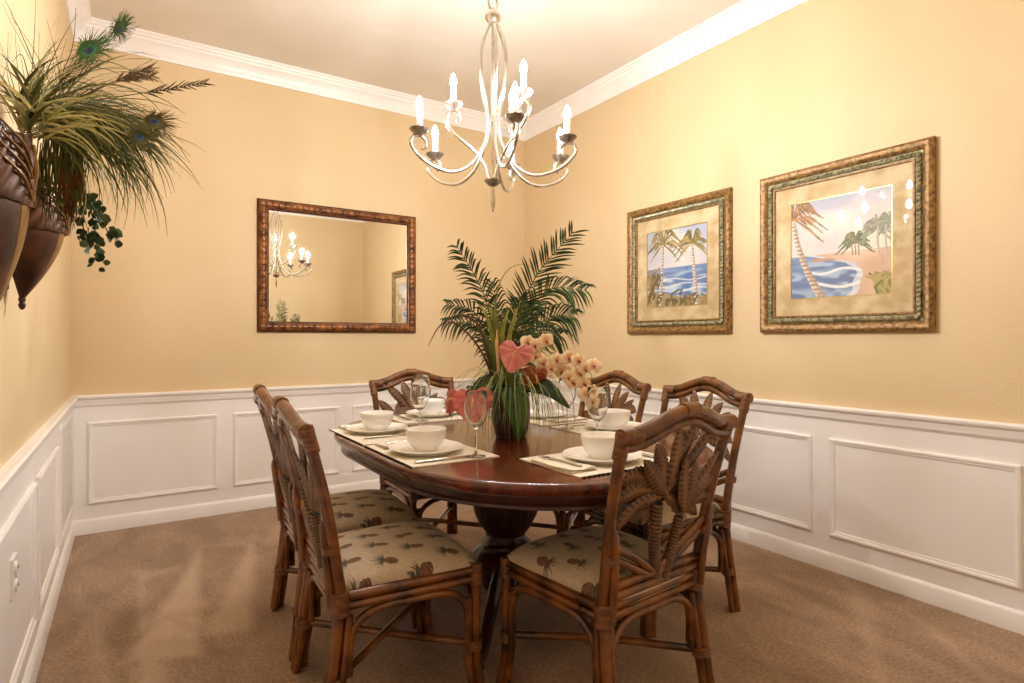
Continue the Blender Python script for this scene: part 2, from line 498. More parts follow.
class Paint:
    def __init__(self, n):
        self.n = n; self.p = [[(0, 0, 0)] * (n + 1) for _ in range(n + 1)]
    def fill(self, fn):
        n = self.n
        for j in range(n + 1):
            for i in range(n + 1): self.p[j][i] = fn(i / n, j / n)
    def stroke(self, pts, r, col, alpha=1.0, stripe=0.0):
        n = self.n; P = [(p.x, p.y) for p in catmull([(q[0], q[1], 0) for q in pts], max(6, len(pts) * 4))]
        m = len(P)
        for k in range(m - 1):
            a, b = P[k], P[k + 1]
            ra = lerp_list(r, k / (m - 1)) if isinstance(r, list) else r
            x0, x1 = min(a[0], b[0]) - ra, max(a[0], b[0]) + ra; y0, y1 = min(a[1], b[1]) - ra, max(a[1], b[1]) + ra
            for j in range(max(0, int(y0 * n)), min(n, int(y1 * n) + 1) + 1):
                for i in range(max(0, int(x0 * n)), min(n, int(x1 * n) + 1) + 1):
                    d, tt = seg_d(i / n, j / n, a, b)
                    if d < ra:
                        c = col if not callable(col) else col((i / n, j / n))
                        if stripe and (j / n * stripe) % 1.0 < 0.4: c = mixc(c, (120, 92, 84), 0.55)
                        if d / ra > 0.2 and i / n > (a[0] + b[0]) / 2 and stripe: c = mixc(c, (140, 110, 100), 0.5)
                        self.p[j][i] = mixc(self.p[j][i], c, alpha)
    def palm_head(self, c, R, cols, nf=13, seed=1, droop=0.5):
        rnd = random.Random(seed)
        for k in range(nf):
            a = -0.5 + (PI + 1.0) * k / (nf - 1) + rnd.uniform(-0.15, 0.15)
            L = R * rnd.uniform(0.75, 1.1)
            e = (c[0] + cos(a) * L, c[1] + sin(a) * L * 0.75 - droop * L * abs(cos(a)) * 0.8)
            m = (c[0] + cos(a) * L * 0.55, c[1] + sin(a) * L * 0.62)
            col = rnd.choice(cols)
            self.stroke([c, m, e], [0.009, 0.013, 0.003], col, 0.9)
            for q in range(9):
                f = 0.22 + 0.085 * q
                p = (c[0] + (e[0] - c[0]) * f + (m[0] - (c[0] + e[0]) / 2) * (1 - abs(2 * f - 1)), c[1] + (e[1] - c[1]) * f + (m[1] - (c[1] + e[1]) / 2) * (1 - abs(2 * f - 1)))
                self.stroke([p, (p[0] + 0.25 * (e[0] - c[0]) + rnd.uniform(-.01, .01), p[1] - R * 0.20)], 0.0055, rnd.choice(cols), 0.75)
    def col(self, u, v):
        n = self.n
        return lin(self.p[int(round(v * n))][int(round(u * n))])[:3]
NP = 170
def sea_at(x, y, base, light):
    w = vnoise(x * 7 + 3 * vnoise(x * 3, y * 9), y * 30)
    return mixc(base, light, (w - 0.45) * 2.6)
P1 = Paint(NP)     # two tall palms over rolling waves
def f1(x, y):
    if y > 0.5:
        s = mixc((206, 202, 214), (176, 186, 212), (y - 0.5) * 2)
        return mixc(s, (244, 232, 220), (vnoise(x * 3 + 7, y * 5) - 0.35) * 2.0)
    c = sea_at(x, y, (92, 124, 178), (186, 206, 228))
    c = mixc(c, (104, 138, 190), (y - 0.38) * 8)
    if 0.15 < y < 0.4:
        for k in range(3):
            yy = 0.2 + 0.07 * k + 0.02 * sin(x * 9 + k * 2)
            c = mixc(c, (236, 238, 240), 1 - abs(y - yy) / 0.014)
    if y < 0.15 + 0.05 * sin(x * 5 + 1): c = mixc((188, 160, 120), (150, 132, 90), vnoise(x * 12, y * 12))
    return c
P1.fill(f1)
G1 = [(112, 104, 58), (150, 132, 74), (86, 84, 50), (180, 150, 88)]
P1.stroke([(0.23, 0.0), (0.26, 0.4), (0.28, 0.82)], [0.03, 0.022, 0.018], (226, 212, 200), 1, 26)
P1.stroke([(0.84, 0.0), (0.80, 0.4), (0.76, 0.78)], [0.034, 0.024, 0.018], (230, 216, 204), 1, 26)
P1.palm_head((0.28, 0.82), 0.30, G1, 13, 3)
P1.palm_head((0.76, 0.78), 0.27, G1, 13, 5)
for k in range(60):
    rr = random.Random(k)
    x = rr.uniform(0.0, 0.2) if k < 36 else rr.uniform(0.3, 1.0); y = rr.uniform(0, 0.35) if k < 36 else rr.uniform(0, 0.05)
    L = rr.uniform(0.08, 0.2) if k < 36 else rr.uniform(0.05, 0.16)
    P1.stroke([(x, y), (x + rr.uniform(-.03, .06), y + L * .7), (x + rr.uniform(-.05, .1), y + L)], 0.012, rr.choice([(74, 72, 44), (120, 112, 62), (96, 78, 44), (160, 130, 80)]), 0.9)
P2 = Paint(NP)     # a curved beach with a leaning palm
def shore(x): return 0.0
def f2(x, y):
    hz = 0.44
    if y > hz:
        s = mixc((226, 214, 214), (184, 188, 208), (y - hz) * 1.9)
        return mixc(s, (246, 234, 222), (vnoise(x * 2.5 + 2, y * 4 + 5) - 0.4) * 2.2)
    edge = 0.60 + 0.13 * sin((0.40 - y) * 7.0) - 3.2 * max(0, y - 0.33) + 0.012 * sin(y * 34)
    if x < edge:
        c = sea_at(x, y, (96, 122, 170), (168, 190, 214))
        c = mixc(c, (120, 150, 190), (y - 0.34) * 9)
        if edge - x < 0.05 + .04 * vnoise(y * 18, 3): c = mixc(c, (236, 236, 236), 0.75)
        if abs(y - 0.26 - 0.02 * sin(x * 14)) < 0.014 and x > 0.2: c = (226, 232, 238)
        if abs(y - 0.13 - 0.03 * sin(x * 9)) < 0.016 and x > 0.25: c = (230, 234, 238)
        if 0.365 < y < 0.395 and x > 0.22: c = mixc((186, 140, 116), (200, 160, 134), x)
        return c
    return mixc((234, 206, 180), (208, 168, 144), vnoise(x * 6, y * 7) * 1.1)
P2.fill(f2)
P2.stroke([(0.33, 0.0), (0.18, 0.28), (0.08, 0.55), (0.03, 0.78)], [0.042, 0.034, 0.026, 0.022], (230, 214, 200), 1, 24)
P2.palm_head((0.03, 0.84), 0.30, [(140, 98, 66), (170, 124, 80), (118, 96, 62), (190, 140, 100)], 15, 8)
P2.palm_head((0.66, 0.52), 0.15, [(116, 122, 92), (150, 146, 110), (100, 108, 84)], 13, 2)
for q in (0.64, 0.67, 0.70): P2.stroke([(q, 0.4), (q - 0.01, 0.52)], 0.006, (150, 124, 100))
P2.palm_head((0.86, 0.62), 0.16, [(150, 154, 134), (172, 170, 148), (136, 142, 124)], 13, 4)
P2.palm_head((0.98, 0.66), 0.16, [(150, 154, 134), (172, 170, 148), (136, 142, 124)], 13, 6)
for q in (0.87, 0.94, 0.99): P2.stroke([(q + .02, 0.36), (q, 0.5), (q, 0.64)], 0.009, (196, 180, 170))
for k in range(34):
    rr = random.Random(k + 90)
    x = rr.uniform(0.86, 1.0); y = rr.uniform(0.0, 0.10)
    P2.stroke([(x, y), (x - rr.uniform(-.02, .05), y + .07), (x - rr.uniform(-.06, .12), y + .12)], 0.012, rr.choice([(110, 112, 60), (150, 140, 76), (180, 160, 96)]), 0.9)

def picture(cy, label, P):
    w, h = 0.85, 0.858
    t = thing('framed_picture', label, 'picture', (XR - 0.002, cy, 1.64), -PI / 2, 'framed beach prints on the right wall')
    b = MB(); frame_ring(b, w, h, [(0, 0), (0, 0.022), (0.006, 0.032), (0.016, 0.037), (0.028, 0.034), (0.036, 0.026), (0.042, 0.022), (0.045, 0.016)])
    frame_ring(b, w - 0.158, h - 0.158, [(-0.003, 0.014), (0.0, 0.018), (0.006, 0.018), (0.009, 0.014), (0.009, 0.004)])
    b.build('frame', M['frame'], t)
    b = MB()
    # rope bead: short slanted beads round the inner edge
    def bead(a, z, horiz):
        an = 0.6
        d = V((cos(an), 0, sin(an))) if horiz else V((sin(an), 0, cos(an)))
        c = V((a, -0.020, z))
        b.tube([c - d * 0.0165, c, c + d * 0.0165], [0.003, 0.0115, 0.003], 8, seg=6, caps=False)
    iw, ih = w / 2 - 0.0615, h / 2 - 0.0615
    n = 34
    for i in range(n):
        q = -iw + 2 * iw * (i + 0.5) / n
        bead(q, ih, True); bead(q, -ih, True)
        q = -ih + 2 * ih * (i + 0.5) / n
        bead(iw, q, False); bead(-iw, q, False)
    frame_ring(b, w - 0.088, h - 0.088, [(0, 0.018), (0.003, 0.012), (0.032, 0.012), (0.035, 0.017)])
    b.build('rope_bead', M['rope'], t)
    mat_ = MB(); ww = 0.50
    frame_ring(mat_, w - 0.15, h - 0.15, [(0, 0.008), ((w - 0.15 - ww) / 2, 0.008), ((w - 0.15 - ww) / 2 + 0.002, 0.006)])
    mb = mat_.build('mat_board', M['matboard'], t, smooth=False)
    f = MB(); frame_ring(f, ww + 0.004, ww + 0.012, [(0, 0.008), (0, 0.0095), (0.005, 0.0095), (0.005, 0.005)])
    f.build('fillet', M['fillet'], mb)
    MB().grid(lambda u, v: ((u - 0.5) * ww, -0.0055, (v - 0.5) * (ww + 0.008)), NP, NP, P.col).build('art_print', M['print'], t, smooth=False)
    MB().box((0, -0.0122, 0), (w - 0.16, 0.0012, h - 0.16)).build('glazing', M['pane'], t, smooth=False)
    MB().box((0, -0.002, 0), (w - 0.05, 0.004, h - 0.05)).build('backing', M['bambooend'], t, smooth=False)
picture(2.612, 'square framed print of two palms over blue waves, left of the pair on right wall', P1)
picture(1.5685, 'square framed print of one leaning palm and curved beach, nearer right of the pair', P2)

# ------------------------------------------------------------------ table
TX, TYA, TYB, TR, TZ = 1.37, 1.86, 2.43, 0.635, 0.762
TY = (TYA + TYB) / 2
def stadium(r, n=40):
    pts = []
    for k in range(n + 1):
        a = PI * k / n; pts.append((r * cos(a), (TYB - TY) + r * sin(a)))
    for k in range(n + 1):
        a = PI + PI * k / n; pts.append((r * cos(a), (TYA - TY) + r * sin(a)))
    return pts
def rings(b, prof, top=True, bottom=True):
    vs, fs = [], []
    n = None
    for (d, z) in prof:
        p = stadium(TR - d); n = len(p); vs += [(x, y, z) for x, y in p]
    for i in range(len(prof) - 1):
        for k in range(n):
            a, c = i * n + k, i * n + (k + 1) % n
            fs.append((a, c, c + n, a + n))
    if bottom: fs.append(tuple(range(n))[::-1])
    if top: fs.append(tuple((len(prof) - 1) * n + k for k in range(n)))
    return b.add(vs, fs)
table = thing('dining_table', 'oval polished cherry dining table on a fluted pedestal', 'table', (TX, TY, 0))
rings(MB(), [(0.05, 0.722), (0.016, 0.722), (0.010, 0.726), (0.006, 0.734), (0.0, 0.742), (0.0, 0.750), (0.004, 0.757), (0.010, 0.761), (0.018, 0.762)]).build('tabletop', M['cherry'], table)
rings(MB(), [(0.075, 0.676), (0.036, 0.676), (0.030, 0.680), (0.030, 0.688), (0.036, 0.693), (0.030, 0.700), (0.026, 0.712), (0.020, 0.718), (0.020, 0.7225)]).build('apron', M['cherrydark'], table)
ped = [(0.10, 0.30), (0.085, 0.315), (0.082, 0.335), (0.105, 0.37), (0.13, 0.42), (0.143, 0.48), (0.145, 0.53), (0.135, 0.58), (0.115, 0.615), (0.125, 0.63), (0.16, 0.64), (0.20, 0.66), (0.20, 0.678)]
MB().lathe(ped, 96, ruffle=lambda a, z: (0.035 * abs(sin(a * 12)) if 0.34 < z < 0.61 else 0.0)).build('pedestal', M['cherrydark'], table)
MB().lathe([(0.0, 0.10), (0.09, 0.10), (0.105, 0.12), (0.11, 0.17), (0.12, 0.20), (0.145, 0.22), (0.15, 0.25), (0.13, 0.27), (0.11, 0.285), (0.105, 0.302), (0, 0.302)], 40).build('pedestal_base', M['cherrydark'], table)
for k in range(4):
    a = PI / 4 + k * PI / 2
    b = MB(); d = V((cos(a), sin(a), 0)); s = V((-sin(a), cos(a), 0))
    path = catmull([d * 0.06 + V((0, 0, 0.21)), d * 0.16 + V((0, 0, 0.205)), d * 0.27 + V((0, 0, 0.14)), d * 0.36 + V((0, 0, 0.065)), d * 0.43 + V((0, 0, 0.032)), d * 0.48 + V((0, 0, 0.036))], 18)
    wd = [0.05, 0.046, 0.04, 0.034, 0.032, 0.03, 0.034]; hg = [0.085, 0.075, 0.062, 0.05, 0.042, 0.03, 0.03]
    vs, fs = [], []
    for i, p in enumerate(path):
        w = lerp_list(wd, i / 18) / 2 * 1.3; h = lerp_list(hg, i / 18)
        for (q, zz) in ((-1, -.5), (-.75, .3), (-.3, .5), (.3, .5), (.75, .3), (1, -.5)):
            vs.append(p + s * (q * w) + V((0, 0, max(zz * h, 0.0 - p.z))))
    for i in range(18):
        for q in range(6): fs.append((i * 6 + q, i * 6 + (q + 1) % 6, (i + 1) * 6 + (q + 1) % 6, (i + 1) * 6 + q))
    fs += [tuple(range(6)), tuple(18 * 6 + q for q in range(6))[::-1]]
    b.add(vs, fs); b.lathe([(0.0, 0.0), (0.02, 0.0), (0.026, 0.010), (0.022, 0.024), (0, 0.03)], 14, c=d * 0.47)
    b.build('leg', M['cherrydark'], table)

# ------------------------------------------------------------------ chairs
WS, WF, DEP, WT, ZT, LEAN, ZP, WFT = 0.216, 0.226, 0.442, 0.245, 0.925, 0.100, 0.978, 0.240
FLR, BOW = 0.045, 0.012     # rear legs rake back, the back is dished
def by(z):     # y of the back plane at height z
    q = max(0.0, (z - 0.43) / (ZT - 0.43)); return -LEAN * (0.55 * q + 0.45 * q * q)
def bk(x, z, off=0.0):
    q = max(0.0, min(1.0, (z - 0.43) / (ZT - 0.43)))
    return (x, by(z) + off - BOW * q * max(0.0, 1 - (x / WT) ** 2), z)
def postx(z):
    q = (z - 0.43) / (ZT - 0.43); return WS + (WT - WS) * q
def wrapring(b, p0, p1, r, n=10, coils=5):
    p0, p1 = V(p0), V(p1); pts = []; rr = []
    for i in range(coils * 4 + 1):
        s = i / (coils * 4); pts.append(p0.lerp(p1, s)); rr.append(r * (1.0 if i % 4 in (1, 2, 3) else 0.965))
    k0 = len(b.v)
    b.tube(pts, r, n, smooth=False)
    for i in range(len(pts)):
        for k in range(n):
            p = V(b.v[k0 + i * n + k]); b.v[k0 + i * n + k] = tuple(pts[i] + (p - pts[i]) * (rr[i] / r))
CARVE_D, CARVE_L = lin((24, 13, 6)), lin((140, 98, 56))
def frond(b, p0, p1, p2, w, off=0.0, n=22):
    """a carved palm leaf in the plane of the back: ribs cut across it, a raised midrib, rounded both sides"""
    vs, cs, fs = [], [], []
    A, B, C = [V((p[0], p[1])) for p in (p0, p1, p2)]
    for i in range(n + 1):
        t = i / n
        P = A * (1 - t) ** 2 + B * 2 * t * (1 - t) + C * t * t
        Tn = ((B - A) * 2 * (1 - t) + (C - B) * 2 * t).normalized(); S = V((-Tn.y, Tn.x))
        ww = w * 1.22 * (0.25 + 0.75 * min(1, t / 0.25)) * (1 - max(0, (t - 0.6) / 0.4) ** 2 * 0.92)
        alt = i % 2
        ww *= 1.0 if alt else 0.86
        sh = Tn * (0.45 * ww)           # ribs sweep towards the tip
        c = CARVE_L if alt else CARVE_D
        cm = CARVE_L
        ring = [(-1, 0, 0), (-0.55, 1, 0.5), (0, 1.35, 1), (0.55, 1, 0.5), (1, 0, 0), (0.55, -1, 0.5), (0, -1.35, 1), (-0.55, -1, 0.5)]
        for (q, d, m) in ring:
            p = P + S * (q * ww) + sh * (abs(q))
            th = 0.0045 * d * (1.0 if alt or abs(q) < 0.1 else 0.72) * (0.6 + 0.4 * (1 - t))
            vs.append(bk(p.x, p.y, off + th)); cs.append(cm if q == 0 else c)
    for i in range(n):
        for q in range(8): fs.append((i * 8 + q, i * 8 + (q + 1) % 8, (i + 1) * 8 + (q + 1) % 8, (i + 1) * 8 + q))
    fs += [tuple(range(8))[::-1], tuple(n * 8 + q for q in range(8))]
    b.add(vs, fs, cs)
def trunk(b, pts, w, off=0.0):
    P = catmull([bk(x, z, off) for x, z in pts], 44)
    k0 = len(b.v); b.tube(P, w, 10, smooth=False, col=CARVE_D)
    for i in range(len(P)):
        f = 1.08 if i % 2 else 0.9
        for k in range(10):
            p = V(b.v[k0 + i * 10 + k]); b.v[k0 + i * 10 + k] = tuple(P[i] + (p - P[i]) * f)
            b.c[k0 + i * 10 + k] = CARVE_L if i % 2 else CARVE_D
def cr(x, y):       # carving layout, read as (across, up) on the back panel
    S = 280 - 0.253 * (y - 350); W = 0.44 - 0.02 * (y - 350) / 170
    return ((x - 65) / S * W - W / 2, 0.44 + (610 - y) / 500 * 0.54)
# pineapple print of the seat fabric
PINE = []
rp = random.Random(11)
for j in range(5):
    for i in range(5):
        PINE.append((-0.205 + 0.108 * i + (0.054 if j % 2 else 0) + rp.uniform(-.006, .006), 0.055 + 0.102 * j + rp.uniform(-.006, .006), rp.uniform(-0.35, 0.35)))
FB, PD, PR_, PG = lin((204, 187, 164)), lin((84, 68, 58)), lin((156, 104, 80)), lin((92, 92, 84))
def fabcol(x, y):
    for (px, py, an) in PINE:
        dx, dy = x - px, y - py
        if abs(dx) > 0.05 or abs(dy) > 0.062: continue
        u, v = dx * cos(an) + dy * sin(an), -dx * sin(an) + dy * cos(an)   # v forward along the fruit
        e = (u / 0.0145) ** 2 + ((v - 0.016) / 0.023) ** 2
        if e < 1.0:
            h = abs(((u + v) / 0.0085) % 1.0 - 0.5) < 0.19 or abs(((u - v) / 0.0085) % 1.0 - 0.5) < 0.19
            return PD if (h or e > 0.86) else mixc(PR_, lin((176, 120, 76)), 0.5 + u / 0.03)
        for k in range(-4, 5):
            aa = k * 0.36; L = 0.044 - 0.0034 * abs(k)
            d, tt = seg_d(u, v, (k * 0.0012, -0.007), (sin(aa) * L, -0.007 - cos(aa) * L))
            if d < 0.0027 * (1.25 - tt): return mixc(PG, PD, 0.4 + 0.12 * (k % 3))
    return FB
def cushion():
    def f(u, v):
        s, t = 2 * u - 1, 2 * v - 1
        q = (1 - abs(s) ** 3.2) * (1 - abs(t) ** 3.2)
        # pull the corners in to round the outline
        cr_ = 1 - 0.045 * (s * s * t * t) ** 2
        hw = (WS - 0.008) + (WF + 0.014 - WS + 0.004) * v
        return (s * hw * cr_, -0.012 + (DEP + 0.026) * (0.5 + t / 2 * cr_), 0.432 + 0.066 * max(q, 0.0) ** 0.42)
    def c(u, v):
        p = f(u, v); return fabcol(p[0], p[1])[:3]
    b = MB(); n = 170
    b.grid(f, n, n, c)
    # side wall down to the frame and an underside
    edge = [i for i in range(n + 1)] + [(j + 1) * (n + 1) - 1 for j in range(1, n + 1)] + [n * (n + 1) + i for i in range(n - 1, -1, -1)] + [j * (n + 1) for j in range(n - 1, 0, -1)]
    low = [(b.v[i][0] * 0.985, 0.2 + (b.v[i][1] - 0.2) * 0.985, 0.405) for i in edge]
    o = len(b.v); b.v += low
    for i in range(len(low)): b.c[o + i] = FB[:3]
    m = len(edge)
    for i in range(m): b.f.append((edge[i], o + i, o + (i + 1) % m, edge[(i + 1) % m]))
    b.f.append(tuple(o + i for i in range(m)))
    return b

def make_chair():
    t = thing('rattan_chair', 'x', 'chair', (0, 0, 0), 0, 'rattan chairs round the dining table')
    R_ = M['rattan']
    cushion().build('seat_cushion', M['fabric'], t, angle=60)
    # seat frame: two poles on every side
    corners = [(-WS, 0), (WS, 0), (WF, DEP), (-WF, DEP)]
    b = MB()
    for i in range(4):
        a, c = corners[i], corners[(i + 1) % 4]
        for z, r in ((0.418, 0.0145), (0.388, 0.0135)):
            b.tube([(a[0], a[1], z), ((a[0] + c[0]) / 2, (a[1] + c[1]) / 2, z), (c[0], c[1], z)], r, 10, seg=6)
    b.build('seat_frame', R_, t)
    # legs: bundles of three poles, the rear ones run on up as the back posts
    for sx in (-1, 1):
        b = MB()
        b.tube([(sx * WFT, -FLR, 0), (sx * (WFT - 0.012), -FLR * .6, 0.16), (sx * WS, 0, 0.40), (sx * postx(0.5), by(0.5), 0.5), (sx * postx(0.7), by(0.7), 0.7), (sx * WT, by(ZT), ZT)], [0.016, 0.016, 0.0175, 0.0175, 0.017, 0.017], 12, seg=34)
        b.tube([(sx * (WFT - 0.03), -FLR, 0), (sx * (WFT - 0.038), -FLR * .6 + .004, 0.16), (sx * (WS - 0.026), 0.0, 0.36)], 0.0125, 10, seg=10)
        b.tube([(sx * WFT, .028 - FLR, 0), (sx * (WFT - 0.012), 0.03 - FLR * .6, 0.16), (sx * WS, 0.028, 0.36)], 0.0125, 10, seg=10)
        # short splint beside the post above the seat
        b.tube([(sx * (WS - 0.010), -0.022, 0.39), (sx * (postx(.5) - .012), by(.5) - .024, 0.5), (sx * (postx(.62) - .008), by(.62) - .020, 0.62), (sx * (postx(.655) - .004), by(.655) - .014, 0.655)], [0.0125, 0.0125, 0.0115, 0.004], 10, seg=14)
        leg = b.build('leg', R_, t)
        def bind(p, *spec):
            for (a_, c_, r_, n_, k_) in spec:
                w = MB(); wrapring(w, a_, c_, r_, n_, k_); w.build('binding', M['wrap'], p)
        bind(leg, ((sx * (WFT - 0.024), .006 - FLR * .6, 0.155), (sx * (WFT - 0.026), .008 - FLR * .56, 0.185), 0.030, 10, 3),
             ((sx * (WS - 0.004), 0.004, 0.365), (sx * (WS - 0.002), 0.001, 0.435), 0.0285, 14, 8),
             (bk(sx * (postx(.555) - .004), .555, -.01), bk(sx * (postx(.58) - .004), .58, -.01), 0.0232, 12, 4))
        b = MB()
        fx, fy = sx * (WF + 0.012), DEP + 0.016
        b.tube([(fx, fy, 0), (sx * WF, DEP, 0.14), (sx * WF, DEP, 0.40)], 0.0155, 12, seg=12)
        b.tube([(fx - sx * 0.028, fy, 0), (sx * (WF - 0.027), DEP, 0.14), (sx * (WF - 0.027), DEP, 0.33)], 0.0125, 10, seg=10)
        b.tube([(fx, fy - 0.028, 0), (sx * WF, DEP - 0.027, 0.14), (sx * WF, DEP - 0.027, 0.33)], 0.0125, 10, seg=10)
        leg = b.build('leg', R_, t)
        bind(leg, ((sx * (WF - 0.006), DEP - 0.006, 0.155), (sx * (WF - 0.006), DEP - 0.006, 0.185), 0.029, 10, 3),
             ((sx * WF, DEP, 0.37), (sx * WF, DEP, 0.437), 0.021, 12, 6))
    # bent arches under the seat, one to a side
    def arch(a, c, h=0.365):
        a, c = V((a[0], a[1], 0)), V((c[0], c[1], 0)); d = (c - a)
        p = lambda s, z: a + d * s + V((0, 0, z))
        q = 0.06
        MB().tube([p(q, 0.18), p(q, 0.26), p(q + 0.03, 0.315), p(q + 0.12, 0.35), p(q + 0.25, h), p(0.5, h), p(0.75 - q, h), p(0.88 - q, 0.35), p(0.97 - q, 0.315), p(1 - q, 0.26), p(1 - q, 0.18)], 0.0125, 10, seg=40).build('arch', R_, t)
    for i in range(4): arch(corners[i], corners[(i + 1) % 4])
    # crossed stretchers
    for sx in (-1, 1):
        MB().tube([(sx * (WFT - 0.03), -.01, 0.172), (0, DEP / 2, 0.172 + 0.008 * sx), (-sx * (WF - 0.012), DEP - 0.01, 0.172)], 0.0125, 10, seg=8).build('stretcher', R_, t)
    # top rail: a thick bow with a thinner one beneath
    def bow(dz, r, wd):
        pts = []
        for (q, h) in ((-1, 0), (-0.86, 0.0), (-0.62, 0.012), (-0.34, 0.038), (-0.12, 0.052), (0, 0.054), (0.12, 0.052), (0.34, 0.038), (0.62, 0.012), (0.86, 0), (1, 0)):
            pts.append(bk(q * wd, ZT - 0.006 + h + dz, -0.004))
        return pts
    b = MB()
    b.tube(bow(0.0, 0, WT + 0.012), 0.0205, 12, seg=44)
    b.tube(bow(-0.033, 0, WT - 0.008), 0.0145, 12, seg=44)
    tr = b.build('top_rail', R_, t)
    for sx in (-1, 1):
        bind(tr, (bk(sx * (WT + 0.014), ZT - 0.008, -.004), bk(sx * (WT - 0.055), ZT - 0.008, -.004), 0.0238, 14, 9),
             (bk(sx * (WT - 0.002), ZT - 0.07), bk(sx * WT, ZT + 0.006), 0.0205, 14, 9))
    bind(tr, (bk(-0.032, ZP - 0.004, -.004), bk(0.032, ZP - 0.004, -.004), 0.0228, 14, 7))
    # lower back rail and V braces
    b = MB()
    b.tube([bk(-WS, 0.475), bk(0, 0.475), bk(WS, 0.475)], 0.0145, 10, seg=6)
    b.tube([bk(-WS, 0.446, -.004), bk(0, 0.446, -.004), bk(WS, 0.446, -.004)], 0.0145, 10, seg=6)
    lr = b.build('back_rail', R_, t)
    for sx in (-1, 1):
        b = MB()
        b.tube([bk(sx * postx(.60), .605), bk(sx * 0.11, .545), bk(sx * 0.012, .478)], 0.0135, 10, seg=8)
        b.tube([bk(sx * postx(.57), .572), bk(sx * 0.12, .518), bk(sx * 0.04, .474)], 0.0125, 10, seg=8)
        b.build('brace', R_, t)
    # carved pair of palm trees
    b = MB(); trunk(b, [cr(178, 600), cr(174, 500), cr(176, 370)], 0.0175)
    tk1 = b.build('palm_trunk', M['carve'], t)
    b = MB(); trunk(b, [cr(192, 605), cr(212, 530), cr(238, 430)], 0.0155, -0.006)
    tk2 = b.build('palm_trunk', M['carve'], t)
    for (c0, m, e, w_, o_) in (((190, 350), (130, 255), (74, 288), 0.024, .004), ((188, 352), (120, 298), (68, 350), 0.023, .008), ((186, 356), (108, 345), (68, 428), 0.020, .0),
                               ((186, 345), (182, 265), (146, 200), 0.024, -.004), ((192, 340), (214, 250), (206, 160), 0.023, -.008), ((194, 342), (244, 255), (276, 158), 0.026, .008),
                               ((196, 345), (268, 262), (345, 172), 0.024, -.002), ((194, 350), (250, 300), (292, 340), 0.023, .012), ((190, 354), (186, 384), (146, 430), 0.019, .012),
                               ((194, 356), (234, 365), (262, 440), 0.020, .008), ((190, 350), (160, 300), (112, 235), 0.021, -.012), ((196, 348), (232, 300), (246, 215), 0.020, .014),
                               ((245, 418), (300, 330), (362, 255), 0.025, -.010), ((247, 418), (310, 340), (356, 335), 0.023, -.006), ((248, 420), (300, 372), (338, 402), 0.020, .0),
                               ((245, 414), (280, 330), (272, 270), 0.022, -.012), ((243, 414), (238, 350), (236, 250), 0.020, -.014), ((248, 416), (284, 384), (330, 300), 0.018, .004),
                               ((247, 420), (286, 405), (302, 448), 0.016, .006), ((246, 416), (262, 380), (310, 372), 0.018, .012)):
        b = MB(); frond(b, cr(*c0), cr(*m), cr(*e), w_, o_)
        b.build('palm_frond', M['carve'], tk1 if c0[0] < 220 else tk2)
    return t
chair0 = make_chair()
poses = [((1.333, 1.256), 4.5, 'rattan chair nearest the camera, at near end of table with its back to us'),
         ((0.530, 1.935), -93.0, 'left side rattan chair nearer the camera, its pineapple seat fully in view'),
         ((0.563, 2.474), -93.2, 'left side rattan chair farther back, mostly hidden behind the nearer left chair'),
         ((2.180, 1.836), 85.3, 'right side rattan chair nearer the camera, its rear leg standing near right wall'),
         ((2.193, 2.455), 89.4, 'right side rattan chair farther back, seen behind the orchids and wine glass'),
         ((1.410, 3.135), 179.4, 'rattan chair at far end of table facing us, below the mirror')]
for i, ((x, y), a, lab) in enumerate(poses):
    c = chair0 if i == 0 else copy_tree(chair0)
    c.location = (x, y, 0); c.rotation_euler = (0, 0, math.radians(a)); c['label'] = lab

# ------------------------------------------------------------------ place settings
def mat_bm():
    b = MB()
    b.grid(lambda u, v: ((u - .5) * .45, (v - .5) * .33, 0.0035 + 0.0004 * sin(u * 40) * sin(v * 30)), 24, 18)
    k = len(b.v)
    b.box((0, 0, 0.0016), (.45, .33, .0031))
    return b
def make_mat():
    t = thing('placemat', 'x', 'placemat', group='ivory placemats on the table')
    mat_bm().build('cloth', M['linen'], t)
    b = MB()
    for i in range(24): b.lathe([(0, 0), (.003, .0012), (.0036, .0035), (.003, .0058), (0, .007)], 8, c=(-.215 + .0187 * i, -.168, 0))
    b.tube([(-.225, -.165, .003), (0, -.165, .003), (.225, -.165, .003)], .0022, 6)
    b.build('bead_trim', M['bead'], t)
    return t
def make_plate():
    return tag(MB().lathe([(0, .004), (.085, .004), (.088, 0), (.093, 0), (.097, .005), (.118, .012), (.133, .0185), (.1345, .0215), (.132, .0225), (.117, .017), (.096, .010), (.088, .0085), (0, .0085)], 64).build('dinner_plate', M['china']), 'x', 'plate', 'white dinner plates')
def make_bowl():
    return tag(MB().lathe([(0, .004), (.036, .004), (.038, 0), (.042, 0), (.0435, .006), (.056, .016), (.066, .034), (.0715, .056), (.0735, .074), (.0725, .0755), (.070, .074), (.067, .056), (.061, .036), (.05, .02), (.034, .011), (0, .0095)], 64).build('soup_bowl', M['china']), 'x', 'bowl', 'white soup bowls')
def make_glass():
    t = thing('wine_glass', 'x', 'wine glass', group='empty wine glasses')
    MB().lathe([(0, .0015), (.033, .0008), (.0345, .0016), (.033, .0026), (.015, .006), (.006, .012), (.0042, .03), (.0038, .07), (.0046, .092), (.010, .100), (.022, .110), (.033, .126), (.0405, .150), (.042, .170), (.0395, .20), (.036, .228), (.0355, .2285),
                (.0350, .228), (.0385, .20), (.0410, .170), (.0395, .1505), (.0321, .1268), (.0212, .1112), (.009, .1022), (0, .101)], 40).build('glass_body', M['glass'], t, angle=70)
    return t
